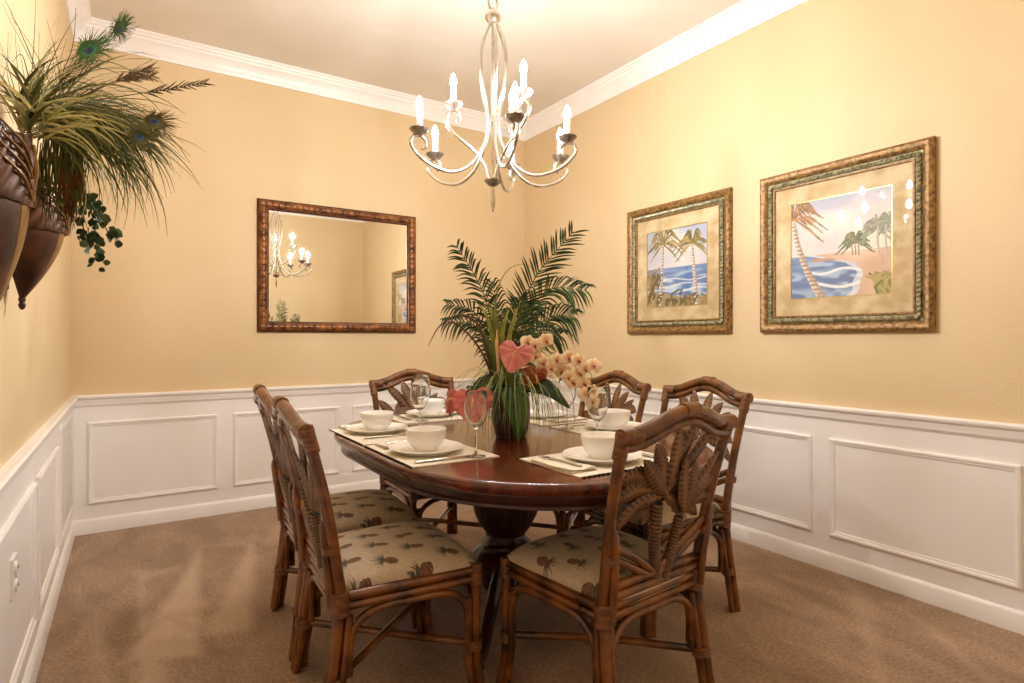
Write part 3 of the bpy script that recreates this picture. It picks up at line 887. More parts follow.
def make_napkin():
    b = MB()
    for k, (s, z) in enumerate(((1.0, 0.0), (0.97, .0032), (0.95, .0062))):
        b.grid(lambda u, v: ((u - .5) * .105 * s, (v - .5) * .215 * s + .004 * sin(u * 5 + k), z + .003 + .0014 * sin(u * 7 + v * 5 + k)), 10, 18)
        n = 11
        b.box((0, 0, z + .0008), (.103 * s, .212 * s, .0016))
    return tag(b.build('folded_napkin', M['napkin']), 'x', 'napkin', 'folded cream napkins')
def make_fork():
    b = MB()
    b.ribbon([(0, -.095, .002), (0, -.06, .003), (0, 0, .005), (0, .04, .004), (0, .052, .003)], [.010, .013, .008, .006, .012], 14, -.25, side=(1, 0, 0))
    b.ribbon([(0, .050, .003), (0, .062, .002), (0, .072, .0025)], [.010, .021, .022], 6, .25, side=(1, 0, 0))
    for k in range(4):
        x = -.0088 + k * .00587
        b.tube([(x, .070, .0027), (x, .09, .0045), (x * .9, .106, .0065)], [.0018, .0017, .0009], 6, seg=6)
    b.tube([(0, -.093, .0015), (0, 0, .004), (0, .05, .0025)], [.004, .0032, .0032], 8, seg=12, flat=1.5)
    return tag(b.build('dinner_fork', M['steel'], angle=60), 'x', 'fork', 'forks on the napkins')
def make_knife():
    b = MB()
    b.tube([(0, -.115, .004), (0, -.06, .0045), (0, 0, .004)], [.0048, .0052, .004], 10, seg=10, flat=1.5)
    vs = []
    for (y, x0, x1) in ((-.002, -.004, .004), (.02, -.0055, .0075), (.07, -.0055, .0095), (.098, -.0055, .0085), (.112, -.005, .003), (.118, -.004, -.002)):
        vs += [(x0, y, .0052), (x0, y, .0025), (x1, y, .0028), (x1, y, .0036)]
    fs = []
    for i in range(5):
        for q in range(4): fs.append((i * 4 + q, i * 4 + (q + 1) % 4, (i + 1) * 4 + (q + 1) % 4, (i + 1) * 4 + q))
    fs += [(0, 1, 2, 3), (20, 23, 22, 21)]
    b.add(vs, fs)
    return tag(b.build('table_knife', M['steel'], angle=40), 'x', 'knife', 'knives beside the plates')
protos = dict(mat=make_mat(), plate=make_plate(), bowl=make_bowl(), glass=make_glass(), napkin=make_napkin(), fork=make_fork(), knife=make_knife())
used = set()
def put(kind, x, y, z, rz, label):
    o = protos[kind]
    if kind in used: o = copy_tree(o)
    used.add(kind)
    o.location = (x, y, z); o.rotation_euler = (0, 0, rz); o['label'] = label
    return o
# plate centre, direction the sitter faces, mat centre, glass spot, words
SET = [((1.35, 1.505), 0, (1.35, 1.51), (1.50, 1.70), 'at near end of table'),
       ((0.905, 1.955), -90, (0.925, 1.972), (1.016, 1.785), 'at the nearer left seat'),
       ((0.92, 2.50), -90, (0.925, 2.445), (1.06, 2.357), 'at the farther left seat'),
       ((1.845, 1.975), 90, (1.81, 1.975), (1.68, 2.11), 'at the nearer right seat'),
       ((1.83, 2.487), 90, (1.81, 2.46), (1.63, 2.66), 'at the farther right seat, behind the flowers'),
       ((1.35, 2.85), 180, (1.35, 2.82), (1.225, 2.70), 'at far end of table, under the mirror')]
for (p, a, m, g, words) in SET:
    a = math.radians(a); f = V((-sin(a), cos(a))); r = V((cos(a), sin(a)))
    put('mat', m[0], m[1], TZ, a, 'ivory cloth placemat with dark bead edging ' + words)
    put('plate', p[0], p[1], TZ + .0045, a, 'white dinner plate ' + words)
    put('bowl', p[0], p[1], TZ + .0045 + .0088, a, 'white bowl on a plate ' + words)
    q = V(p) - r * .175 - f * .005
    if (q - V(m)).dot(r) < -0.215: q += r * (-0.215 - (q - V(m)).dot(r))
    put('napkin', q.x, q.y, TZ + .0045, a + .05, 'folded cream napkin ' + words)
    put('fork', q.x + f.x * .01, q.y + f.y * .01, TZ + .0158, a + .12, 'steel fork on a napkin ' + words)
    q = V(p) + r * .165
    if (q - V(m)).dot(r) > 0.205: q += r * (0.205 - (q - V(m)).dot(r))
    put('knife', q.x, q.y, TZ + .0045, a - .02, 'steel table knife ' + words)
    onmat = abs((V(g) - V(m)).dot(r)) < .225 and abs((V(g) - V(m)).dot(f)) < .165
    put('glass', g[0], g[1], TZ + (.0045 if onmat else 0.0), a, 'empty wine glass ' + words)

# ------------------------------------------------------------------ chandelier
CX, CY, = 1.292, 2.125
ch = thing('chandelier', 'brushed nickel scroll arm chandelier with lit candle bulbs over the table', 'chandelier', (CX, CY, 0))
NK = M['nickel']
MB().lathe([(0, 3.079), (.065, 3.079), (.065, 3.07), (.05, 3.055), (.02, 3.045), (.008, 3.03), (0, 3.03)][::-1], 32).build('canopy', NK, ch)
b = MB()
for i in range(11):
    z = 3.022 - i * .0375
    an = (i % 2) * PI / 2
    pts = [(cos(an) * .011 * sin(q) , sin(an) * .011 * sin(q), z + .024 * cos(q)) for q in [2 * PI * k / 16 for k in range(17)]]
    b.tube(pts, .0028, 6, seg=32, caps=False)
b.build('chain', NK, ch)
MB().tube([(0, .0, 2.555), (.020, 0, 2.585), (.019, 0, 2.615), (0, 0, 2.632), (-.019, 0, 2.615), (-.020, 0, 2.585), (0, 0, 2.555)], .005, 8, seg=40).build('loop', NK, ch)
MB().lathe([(0, 2.508), (.018, 2.510), (.024, 2.518), (.033, 2.53), (.034, 2.545), (.028, 2.56), (.014, 2.568), (.010, 2.576), (0, 2.578)], 32).build('ball', NK, ch)
MB().tube([(0, 0, 2.52), (0, 0, 2.2), (0, 0, 1.85)], .0065, 10).build('stem', NK, ch)
MB().lathe([(0, 2.085), (.011, 2.087), (.014, 2.092), (.011, 2.097), (0, 2.099)], 20).build('collar', M['nickeldark'], ch)
MB().lathe([(0, 1.822), (.012, 1.822), (.024, 1.830), (.034, 1.842), (.036, 1.848), (.030, 1.848), (0, 1.842)], 32, ruffle=lambda a, z: .04 * cos(a * 12)).build('hub', M['nickeldark'], ch)
MB().lathe([(0, 1.712), (.004, 1.716), (.0095, 1.745), (.011, 1.77), (.008, 1.80), (.006, 1.824), (0, 1.824)], 20).build('finial', NK, ch)
def flame():
    return [(0, .0), (.008, .001), (.012, .008), (.0135, .016), (.0115, .028), (.0065, .042), (.0015, .052), (0, .054)]
def arm(prof, a, cr_, cz):
    d = V((cos(a), sin(a), 0)); n0 = len(prof)
    P = [d * r + V((0, 0, z)) for r, z in prof]
    am = MB().tube(P, [.0068] * (n0 - 3) + [.0062, .0055, .0045], 8, seg=n0 * 5).build('arm', NK, ch)
    c = d * cr_
    k = 12
    MB().lathe([(0, cz - .012), (.008, cz - .012), (.012, cz - .006), (.026, cz + .002), (.036, cz + .013), (.039, cz + .019), (.0365, cz + .019), (.024, cz + .008), (.012, cz + .003), (0, cz + .003)], 36, c=c, ruffle=lambda q, z: .05 * cos(q * k) * max(0, (z - cz + .004) / .02)).build('drip_cup', M['nickeldark'], am)
    MB().lathe([(0, cz + .002), (.0118, cz + .002), (.0118, cz + .088), (.0095, cz + .092), (0, cz + .092)], 18, c=c).build('candle_sleeve', M['candle'], am)
    MB().lathe([(r, z + cz + .092) for r, z in flame()], 14, c=c).build('bulb', M['bulb'], am)
for (x, y) in ((1.192, 1.804), (1.488, 1.870), (1.624, 2.090), (1.510, 2.313), (1.139, 2.368), (0.951, 2.115)):
    r = math.hypot(x - CX, y - CY); k = r / .335; a = math.atan2(y - CY, x - CX)
    arm([(.014, 2.515), (.034, 2.475), (.052, 2.42), (.060, 2.33), (.050, 2.24), (.032, 2.16), (.026, 2.09), (.034, 2.02), (.064 * k, 1.955), (.115 * k, 1.89), (.19 * k, 1.852), (.27 * k, 1.858), (.335 * k, 1.888), (r + .038, 1.93), (r + .028, 1.962), (r + .0, 1.970), (r - .024, 1.955), (r - .026, 1.928), (r - .008, 1.92)],
        a, r, 1.978)
for (x, y) in ((1.142, 2.198), (1.320, 1.936), (1.437, 2.20)):
    r = math.hypot(x - CX, y - CY); k = r / .17; a = math.atan2(y - CY, x - CX)
    arm([(.012, 1.838), (.022, 1.865), (.040 * k, 1.915), (.075 * k, 1.962), (.125 * k, 2.005), (.175 * k, 2.045), (.200 * k, 2.088), (r + .022, 2.122), (r, 2.136), (r - .022, 2.124), (r - .027, 2.10), (r - .014, 2.09)], a, r, 2.146)

# ------------------------------------------------------------------ flower arrangement on the table
FX, FY = 1.357, 2.085
K = 0.00424
fl = thing('flower_arrangement', 'tall tropical arrangement of palm fronds, pink anthuriums and orchids in a dark pot', 'flower arrangement', (FX, FY, TZ), -YAW)
def q(px, py, w=0.0):      # across, depth, height inside the arrangement (local axes: x across, y away, z up)
    return ((px - 511.0) * K * (1 + w / 2.49), w, 1.18 + (337.9 - py) * K * (1 + w / 2.49) - TZ)
MB().lathe([(0, 0), (.062, 0), (.066, .006), (.078, .06), (.082, .12), (.076, .165), (.082, .178), (.078, .184), (.07, .172), (.0, .165)], 40).build('pot', M['pot'], fl)
rnd = random.Random(21)
def gcol(c, v=0.15):
    f = 1 + rnd.uniform(-v, v); l = lin(c); return (l[0] * f, l[1] * f, l[2] * f)
def palm(pts, L, n, cols, dens=1.0, droop=0.3, sweep=0.75, wid=.0085, name='palm_frond', parent=None, side=None):
    b = MB(); P = catmull(pts, 60)
    b.tube(pts, [.0042, .0034, .0022, .001], 6, seg=30, col=gcol((92, 104, 46)))
    for i in range(n):
        s = 0.22 + 0.78 * (i + .5) / n
        k = min(int(s * 60), 59); p = P[k]; Tn = (P[min(k + 2, 60)] - P[max(k - 2, 0)]).normalized()
        S = V(side) if side else V((0, 1, 0)).cross(Tn)
        S = (S - Tn * S.dot(Tn)).normalized(); Nn = Tn.cross(S)
        env = (sin(PI * min(1, (s - .1) / .95)) ** .6) * .75 + .25
        for sg in (-1, 1):
            l = L * env * rnd.uniform(.85, 1.1)
            d = (S * sg + Tn * (sweep + .5 * s) + Nn * rnd.uniform(-.35, .35)).normalized()
            e = p + d * l + V((0, 0, -droop * l * rnd.uniform(.6, 1.2))); m = p + d * (l * .55)
            b.ribbon([p, m, e], [wid * .5, wid, wid * .75, .001], 6, .35, col=gcol(rnd.choice(cols), .2), side=Tn)
    return b.build(name, M['foliage'], parent or fl)
DG = [(48, 78, 38), (58, 92, 42), (38, 62, 32), (76, 108, 52)]
LG = [(74, 98, 44), (90, 112, 50), (60, 86, 40)]
palm([q(506, 395), q(513, 340, .0), q(534, 280, -.10), q(574, 231, -.24)], .125, 36, DG, droop=.1, side=(1, 0, -.2))
palm([q(508, 395, .05), q(516, 345, .08), q(545, 292, .04), q(587, 290, -.06)], .12, 34, DG, droop=.45)
palm([q(504, 395, .06), q(497, 350, .04), q(483, 292, -.06), q(456, 245, -.18)], .10, 32, DG, droop=.25)
palm([q(502, 398, .02), q(492, 350, .04), q(474, 312, .0), q(446, 304, -.05)], .08, 20, DG, droop=.5)
palm([q(500, 398, -.02), q(490, 355, .0), q(474, 325, .0), q(444, 322, -.04)], .075, 20, DG, droop=.7)
palm([q(508, 395, .1), q(520, 350, .14), q(548, 318, .16), q(574, 316, .10)], .13, 26, DG, droop=.6)
palm([q(507, 395, .1), q(512, 350, .14), q(518, 318, .16), q(528, 302, .12)], .15, 26, DG, droop=.5)
palm([q(507, 395, .1), q(520, 365, .2), q(538, 335, .25), q(560, 335, .22)], .13, 24, DG, droop=.6)
palm([q(507, 395, .1), q(503, 355, .1), q(500, 320, .12), q(492, 280, .06)], .10, 22, DG, droop=.4)
# tall strap leaves and arching stalks
def straps(name, items, col_, w):
    b = MB()
    for pts in items: b.ribbon(pts, [w * .8, w, w * .9, w * .5, .0015], 18, .4, col=gcol(rnd.choice(col_), .15), side=(1, .3, 0))
    return b.build(name, M['foliage'], fl)
straps('strap_leaves', [[q(503, 400, -.02), q(495, 350, -.05), q(486, 315, -.05), q(474, 300, -.04)], [q(504, 400, -.03), q(497, 340, -.05), q(491, 310, -.04), q(483, 312, -.02)],
                        [q(505, 400, -.02), q(502, 340, -.04), q(506, 316, -.05), q(514, 302, -.03)], [q(507, 400, -.02), q(508, 345, -.04), q(514, 318, -.05), q(521, 300, -.03)],
                        [q(505, 400, -.02), q(499, 345, -.05), q(496, 318, -.06), q(494, 296, -.05)], [q(506, 400, .0), q(504, 352, .02), q(502, 325, .03), q(497, 312, .03)],
                        [q(508, 400, .0), q(511, 350, .0), q(515, 330, .0), q(523, 318, .0)], [q(501, 400, -.02), q(490, 350, -.04), q(480, 330, -.03), q(470, 340, -.01)]], [(156, 164, 66), (136, 148, 58), (172, 176, 84), (112, 130, 54)], .021)
b = MB()
b.tube([q(500, 400, -.02), q(495, 330, -.03), q(497, 292, -.03), q(508, 270, -.02), q(524, 264, .0), q(532, 268, .02)], [.0035, .003, .0026, .002, .0016, .001], 6, seg=30, col=gcol((140, 136, 56)))
b.tube([q(498, 400, -.02), q(489, 360, -.04), q(478, 325, -.06), q(460, 315, -.07), q(440, 326, -.08), q(428, 346, -.08)], [.006, .006, .005, .004, .003, .0012], 6, seg=30, col=gcol((84, 52, 34)))
b.tube([q(497, 400, -.02), q(488, 365, -.05), q(472, 338, -.07), q(452, 322, -.08), q(444, 330, -.08)], [.006, .005, .004, .003, .001], 6, seg=30, col=gcol((70, 44, 32)))
b.tube([q(506, 396, .1), q(535, 320, .15), q(550, 306, .16), q(563, 304, .16)], [.002, .002, .0016, .001], 5, seg=20, col=gcol((150, 96, 60)))
b.build('dried_stalks', M['foliage'], fl)
MB().tube([q(499, 385, -.06), q(498, 362, -.07), q(497, 344, -.07), q(497, 330, -.07)], [.003, .0065, .0075, .002], 10, seg=16, col=lin((226, 190, 150))).build('flower_spadix', M['petal'], fl)
# thin drooping grass
b = MB()
for i in range(135):
    a = rnd.uniform(0, 2 * PI); L = rnd.uniform(.10, .29); h = rnd.uniform(.02, .12)
    c = (cos(a) * .05, sin(a) * .05, .18); d = V((cos(a), sin(a), 0))
    e = V(c) + d * L * .9; zend = max(.012, .18 - rnd.uniform(.05, .19))
    b.ribbon([c, V(c) + d * L * .35 + V((0, 0, h)), V(c) + d * L * .75 + V((rnd.uniform(-.02, .02), rnd.uniform(-.02, .02), h * .2)), (e.x, e.y, zend)], [.004, .0048, .004, .0012], 12, .3, col=gcol(rnd.choice([(124, 146, 78), (146, 164, 98), (100, 124, 66), (170, 178, 118)])))
for i in range(46):
    a = rnd.uniform(PI * .95, PI * 2.05); d = V((cos(a), sin(a), 0)); L = rnd.uniform(.08, .2)
    c = V((cos(a) * .05, sin(a) * .05, .18))
    b.ribbon([c, c + d * L * .5 + V((0, 0, .05)), c + d * L + V((0, 0, -.06)), c + d * (L * 1.05) + V((0, 0, -.165))], [.003, .0035, .003, .001], 12, .3, col=gcol(rnd.choice([(84, 104, 52), (104, 122, 66), (64, 84, 44)])))
b.build('grass_strands', M['foliage'], fl)
# broad leaves
def broad(pts, w, side, cols, name='broad_leaf'):
    P = catmull(pts, 20); vs, fs, cs = [], [], []
    for i, p in enumerate(P):
        t_ = i / 20; Tn = (P[min(i + 1, 20)] - P[max(i - 1, 0)]).normalized(); S = V(side); S = (S - Tn * S.dot(Tn)).normalized(); Nn = S.cross(Tn)
        ww = w * (sin(PI * min(1, t_ ** .75)) ** .7) * .5
        for j in range(9):
            x = (j - 4) / 4
            vs.append(p + S * (x * ww) + Nn * (ww * (.22 * abs(x) + .04 * sin(t_ * 40 + abs(x) * 6) * abs(x))))
            f = 1.6 if j == 4 else (.85 + .25 * ((i + abs(j - 4)) % 3 == 0)); l = lin(cols); cs.append((l[0] * f, l[1] * f, l[2] * f))
    for i in range(20):
        for j in range(8): fs.append((i * 9 + j, i * 9 + j + 1, i * 9 + j + 10, i * 9 + j + 9))
    return MB().add(vs, fs, cs).build(name, M['foliage'], fl, angle=80)
broad([q(509, 385, -.06), q(514, 392, -.13), q(518, 412, -.155), q(519, 441, -.15)], .105, (1, 0.1, 0), (70, 116, 56))
broad([q(518, 388, -.03), q(535, 383, -.08), q(552, 390, -.10), q(571, 409, -.09)], .085, (.25, .6, .8), (34, 62, 34))
broad([q(500, 392, -.02), q(480, 396, -.03), q(462, 402, -.05), q(448, 417, -.06)], .075, (.2, .7, .8), (38, 62, 36))
broad([q(500, 380, .02), q(486, 382, .03), q(474, 390, .02), q(466, 386, .02)], .06, (.1, .5, .9), (66, 86, 50))
# anthuriums: heart shaped spathe with a spadix
def heart(c, n, up, size, col1, col2, name='anthurium_flower'):
    n = V(n).normalized(); up = V(up); up = (up - n * up.dot(n)).normalized(); S = up.cross(n)
    vs, fs, cs = [], [], []; N1 = 72; rings_ = 10; c = V(c)
    for j in range(rings_ + 1):
        r = j / rings_
        for k in range(N1):
            a = 2 * PI * k / N1
            # heart outline: two lobes up, a point down
            x = .5 * math.copysign(abs(sin(a)) ** 1.15, sin(a)) * 1.05
            y = .44 * cos(a) + .13 * abs(sin(a)) ** 1.4 - .17 * max(0, cos(a)) ** 14 - .12 * max(0, -cos(a)) ** 6
            ang = abs(sin(a * 4.5)) * .03 * r
            h = .10 * (r - r * r) + ang - .16 * r * r * (1 if cos(a) < -.3 else .5) * .5
            vs.append(c + (S * x * r + up * (y * r + .12 * (1 - r)) + n * h) * size)
            f = .5 + .5 * sin(a * 9) * .25
            vein = 1.0 if abs(sin(a * 4.5)) > .16 else .72
            cc = mixc(lin(col1), lin(col2), r * .8 * f + (.3 if y < 0 else 0) * r)
            cs.append(tuple(q_ * vein for q_ in cc))
    for j in range(rings_):
        for k in range(N1): fs.append((j * N1 + k, j * N1 + (k + 1) % N1, (j + 1) * N1 + (k + 1) % N1, (j + 1) * N1 + k))
    o = MB().add(vs, fs, cs).build(name, M['petal'], fl, angle=80)
    a0 = c + up * .12 * size + n * .01 * size
    MB().tube([a0, a0 + (n * .5 + up * -.22) * size * .35, a0 + (n * .7 - up * .55) * size * .45], [.0035, .005, .004, .0015], 8, seg=12, col=lin((216, 170, 90))).build('spadix', M['petal'], o)
    MB().tube([a0 - n * .006, a0 - n * .05 + V((0, .01, -.06)), (0.0, 0.0, .17)], .0022, 6, seg=14, col=lin((96, 84, 48))).build('stem', M['foliage'], o)
heart(q(515, 368 - 13, -.16), (-.15, -1, .25), (.25, 0, 1), .132, (206, 118, 122), (232, 156, 150))
heart(q(473, 404, -.17), (-.1, -1, .2), (-.08, 0, 1), .158, (208, 104, 110), (232, 142, 140))
heart(q(453, 401, -.09), (-.6, -.7, .3), (.7, 0, 1), .105, (186, 84, 82), (212, 112, 104))
heart(q(534, 377, -.10), (.35, -.7, -.35), (.5, -.4, 1), .115, (160, 84, 44), (190, 76, 48))
# orchids
def orchid(c, n, size, parent, tw):
    n = V(n).normalized(); up = V((sin(tw), 0, cos(tw))); up = (up - n * up.dot(n)).normalized(); S = up.cross(n); c = V(c)
    b = MB()
    C1, C2 = lin((255, 236, 190)), lin((255, 244, 222))
    for (a, L, w) in ((0, .5, .42), (2.25, .48, .40), (-2.25, .48, .40), (1.2, .54, .68), (-1.2, .54, .68)):
        d = up * cos(a) + S * sin(a); e = d.cross(n)
        vs, fs, cs = [], [], []
        for i in range(7):
            t_ = i / 6; ww = w * (sin(PI * (.12 + .88 * t_) ** .9 * .93) ** .6)
            for j in range(5):
                x = (j - 2) / 2
                vs.append(c + (d * (L * t_ * (1 - .10 * x * x)) + e * (x * ww * .5) + n * (.10 * sin(t_ * 2.2) - .09 * t_ * t_ - .05 * x * x)) * size)
                cs.append(mixc(lin((240, 176, 126)), mixc(C1, C2, rnd.random()), min(1, t_ * 1.6)))
        for i in range(6):
            for j in range(4): fs.append((i * 5 + j, i * 5 + j + 1, i * 5 + j + 6, i * 5 + j + 5))
        b.add(vs, fs, cs)
    o = b.build('orchid_flower', M['petal'], parent, angle=80)
    lp = MB()
    lp.tube([c + n * .03 * size, c + (n * .22 - up * .06) * size, c + (n * .26 - up * .24) * size], [size * .06, size * .075, size * .02], 8, seg=6, col=lin((150, 40, 36)))
    lp.tube([c + n * .05 * size, c + (n * .2 + up * .05) * size], [size * .05, size * .035], 8, seg=3, col=lin((238, 214, 150)))
    lp.build('lip', M['petal'], o)
sp = MB()
sp.tube([(0.01, 0, .17), q(520, 370, -.06), q(530, 345, -.06), q(550, 352, -.06), q(575, 360, -.06), q(590, 372, -.06), q(593, 396, -.06)], [.003, .003, .0026, .0022, .0018, .0014, .001], 6, seg=40, col=lin((110, 116, 60)))
sp.tube([q(527, 350, -.06), q(540, 340, -.06), q(550, 345, -.06)], .0018, 6, col=lin((110, 116, 60)))
spray = sp.build('orchid_spray', M['foliage'], fl)
for (px, py) in ((535, 346), (528, 343), (546, 341), (537, 357), (543, 363), (551, 369), (557, 360), (541, 373), (562, 371), (569, 358), (569, 377), (578, 361), (585, 369), (594, 366), (573, 383), (584, 384), (586, 395), (593, 392), (592, 402), (579, 373)):
    orchid(q(px, py, -.07 + rnd.uniform(-.03, .03)), (rnd.uniform(-.35, .5), -1, rnd.uniform(-.2, .35)), rnd.uniform(.060, .076), spray, rnd.uniform(-.5, .5))

# ------------------------------------------------------------------ wall planter with grasses and peacock feathers
WP = thing('wall_planter', 'bronzed carved wall planter on left wall holding grasses, ivy and peacock feathers', 'wall planter', (XL, 1.80, 1.45))
def wpt(x, y, z): return (x - XL, y - 1.80, z - 1.45)
def lobe(cy, ztip, zmid, ztop, pr_, half, ang):
    """half a tapering tusk standing off the wall, a carved leaf cap over it"""
    n = 18
    def surf(a, r, z, k=1.0): return (.032 * max(0.0, min(1.0, (zmid - z) / (zmid - ztip))) + r * pr_ * cos(a) * k, cy - 1.80 + r * half * sin(a) * k, z - 1.45)
    b = MB(); m = 16; vs = []; fs = []
    for i in range(m + 1):
        s = i / m; z = ztip + (zmid - ztip) * s
        r = (1 - (1 - s) ** 1.45) * .93 + .05
        for k in range(n + 1):
            a = -PI / 2 + PI * k / n
            vs.append(surf(a, r, z))
    for i in range(m):
        for k in range(n): fs.append((i * (n + 1) + k, i * (n + 1) + k + 1, (i + 1) * (n + 1) + k + 1, (i + 1) * (n + 1) + k))
    fs.append(tuple(range(n + 1))[::-1])
    b.add(vs, fs); body = b.build('planter_body', M['sconce'], WP)
    # gilt band down the face
    for sg in (-1, 1):
        bd = MB(); pts = []
        vs = []
        for i in range(m + 1):
            s = i / m; z = ztip + (zmid - ztip) * s; r = (1 - (1 - s) ** 1.45) * .93 + .05
            for a in (sg * .30, sg * .22, sg * .08, 0.0):
                vs.append(surf(a, r, z, 1.0 + (.03 if abs(a) < .25 else .004)))
        bd.add(vs, [(i * 4 + k, i * 4 + k + 1, (i + 1) * 4 + k + 1, (i + 1) * 4 + k) for i in range(m) for k in range(3)])
        bd.build('gilt_band', M['sconcegold'], body)
    # leaf cap with carved veins
    b = MB(); vs = []; fs = []; n2 = 60
    for i in range(17):
        s = i / 16; z = zmid - .012 + (ztop - zmid + .012) * s
        for k in range(n2 + 1):
            a = -PI / 2 + PI * k / n2
            r = 1.0 + .05 * sin(s * PI)
            v = abs(((a * 1.9 + abs(a) * 0 + (s * 1.2 if a > 0 else -s * 1.2)) * 2.2) % 1.0 - .5) * 2
            r += .055 * v - (.02 if s < .06 else 0)
            r += .05 * max(0, 1 - abs(a) / .16)
            zz = z + (.012 * cos(a * 6) if i == 16 else 0)
            vs.append(surf(a, r, zz))
    for i in range(16):
        for k in range(n2): fs.append((i * (n2 + 1) + k, i * (n2 + 1) + k + 1, (i + 1) * (n2 + 1) + k + 1, (i + 1) * (n2 + 1) + k))
    fs.append(tuple(16 * (n2 + 1) + k for k in range(n2 + 1)))
    b.add(vs, fs); b.build('leaf_cap', M['sconce'], body, angle=60)
    b = MB()
    for sg in (-1, 1):
        for k in range(4):
            z0 = zmid + (ztop - zmid) * (.02 + .17 * k)
            b.tube([surf(sg * .10, 1.09, z0), surf(sg * .45, 1.12, z0 + .035), surf(sg * .9, 1.10, z0 + .07)], [.0025, .004, .002], 6, seg=8)
    b.tube([surf(0, 1.06, zmid + .004), surf(0, 1.12, (zmid + ztop) / 2), surf(0, 1.09, ztop - .01)], [.004, .007, .004], 8, seg=10)
    b.build('leaf_veins', M['sconcegold'], body)
    MB().lathe([(0, -.028), (.006, -.024), (.009, -.014), (.006, -.006), (.009, 0.0), (.007, .008), (0, .012)], 14, c=(.036, cy - 1.80, ztip - 1.45)).build('finial', M['sconce'], body)
lobe(1.64, 1.215, 1.475, 1.61, .100, .14, 0)
lobe(2.10, 1.285, 1.485, 1.60, .128, .12, 0)
MB().box((.006, .04, .075), (.012, .66, .21), bev=.003).box((.006, .25, -.06), (.012, .05, .16), bev=.003).box((.006, -.18, -.08), (.012, .05, .22), bev=.003).build('back_board', M['sconce'], WP)
MB().box((.055, .04, .10), (.085, .52, .06), bev=.02).build('trough', M['sconce'], WP)
# foliage, laid out as (across, up) fans at chosen depths from the wall
KW = 0.00245
def g(px, py, w=0.0):
    """across / up / away -> local; the fan's middle stands 1.43 m in front of the camera"""
    dep = 1.43 + w
    lx = (px - 512) / 586.6 * dep
    x, y, z = lx * RX + dep * DX, lx * RY + dep * DY, 1.18 + (337.9 - py) / 586.6 * dep
    return wpt(max(x, XL + .008), y, z)
rnd = random.Random(5)
GC = [(108, 116, 58), (84, 96, 46), (126, 130, 70), (64, 78, 38), (146, 146, 84)]
LC = [(200, 196, 136), (182, 180, 116), (218, 212, 160), (160, 162, 96)]
def blade(b, p0, ang, L, bend, w, cols, wd, d0=0.0, d1=0.0):
    pts = []
    x, y = p0; a = ang; n = 6
    for i in range(n + 1):
        pts.append(g(x, y, d0 + (d1 - d0) * i / n))
        x += cos(a) * L / n; y -= sin(a) * L / n
        a -= bend / n if cos(ang) > -.2 else -bend / n
    b.ribbon(pts, [w * .7, w, w * .85, w * .5, .0008], 14, .35, col=gcol(rnd.choice(cols), .18), side=(.35, .3, .9) if wd else (.8, -.5, .2))
b = MB()
for i in range(150):      # dark under-layer: long arching blades
    a = rnd.uniform(-.35, 1.25); L = rnd.uniform(80, 142)
    blade(b, (rnd.uniform(20, 62), rnd.uniform(105, 140)), a, L, rnd.uniform(.9, 2.3), .0052, GC, i % 2, rnd.uniform(0, .25), rnd.uniform(-.12, .35))
for i in range(110):      # hanging fringe on the right
    x0 = rnd.uniform(50, 104)
    blade(b, (x0, rnd.uniform(108, 140)), rnd.uniform(-.6, .25), rnd.uniform(70, 128), rnd.uniform(.8, 1.5), .0045, GC, i % 2, rnd.uniform(0, .2), rnd.uniform(-.1, .3))
b.build('grass_blades', M['foliage'], WP)
b = MB()
for i in range(44):       # upright thin sprays
    a = rnd.uniform(.6, 2.1); L = rnd.uniform(50, 105)
    blade(b, (rnd.uniform(10, 70), rnd.uniform(90, 130)), a, L, rnd.uniform(-.2, .9), .0022, GC, i % 2, rnd.uniform(0, .2), rnd.uniform(-.1, .25))
for pts in ([g(46, 110), g(36, 70), g(22, 35), g(4, -2)], [g(50, 110), g(62, 75), g(73, 45), g(76, 8)], [g(45, 112), g(30, 80), g(22, 55), g(12, 62)],
            [g(60, 105, .05), g(100, 85, .1), g(140, 66, .15), g(152, 60, .15)]):
    b.ribbon(pts, [.003, .003, .002, .001], 14, .3, col=gcol((88, 88, 44)), side=(.8, -.5, .2))
b.build('thin_sprays', M['foliage'], WP)
b = MB()
for i in range(52):       # pale variegated tuft in the middle
    a = rnd.uniform(-.1, 2.5); L = rnd.uniform(45, 90)
    blade(b, (rnd.uniform(18, 48), rnd.uniform(108, 135)), a, L, rnd.uniform(.4, 1.5), .0085, LC if i % 3 else GC, i % 2, rnd.uniform(-.12, .0), rnd.uniform(-.2, .05))
for i in range(16):
    blade(b, (rnd.uniform(30, 50), rnd.uniform(120, 140)), rnd.uniform(-.1, .7), rnd.uniform(70, 110), rnd.uniform(1.1, 1.9), .006, LC, i % 2, -.1, rnd.uniform(-.15, .0))
b.build('variegated_tuft', M['foliage'], WP)
b = MB()
for i in range(95):
    x0 = rnd.uniform(40, 80)
    pts = [g(x0, rnd.uniform(118, 155), .05), g(x0 + rnd.uniform(-6, 6), 180, .06), g(x0 + rnd.uniform(-10, 12), rnd.uniform(195, 235), .06)]
    b.ribbon(pts, [.0035, .004, .001], 8, .3, col=gcol(rnd.choice(GC)), side=(.8, -.5, .2))
b.build('hanging_grass', M['foliage'], WP)
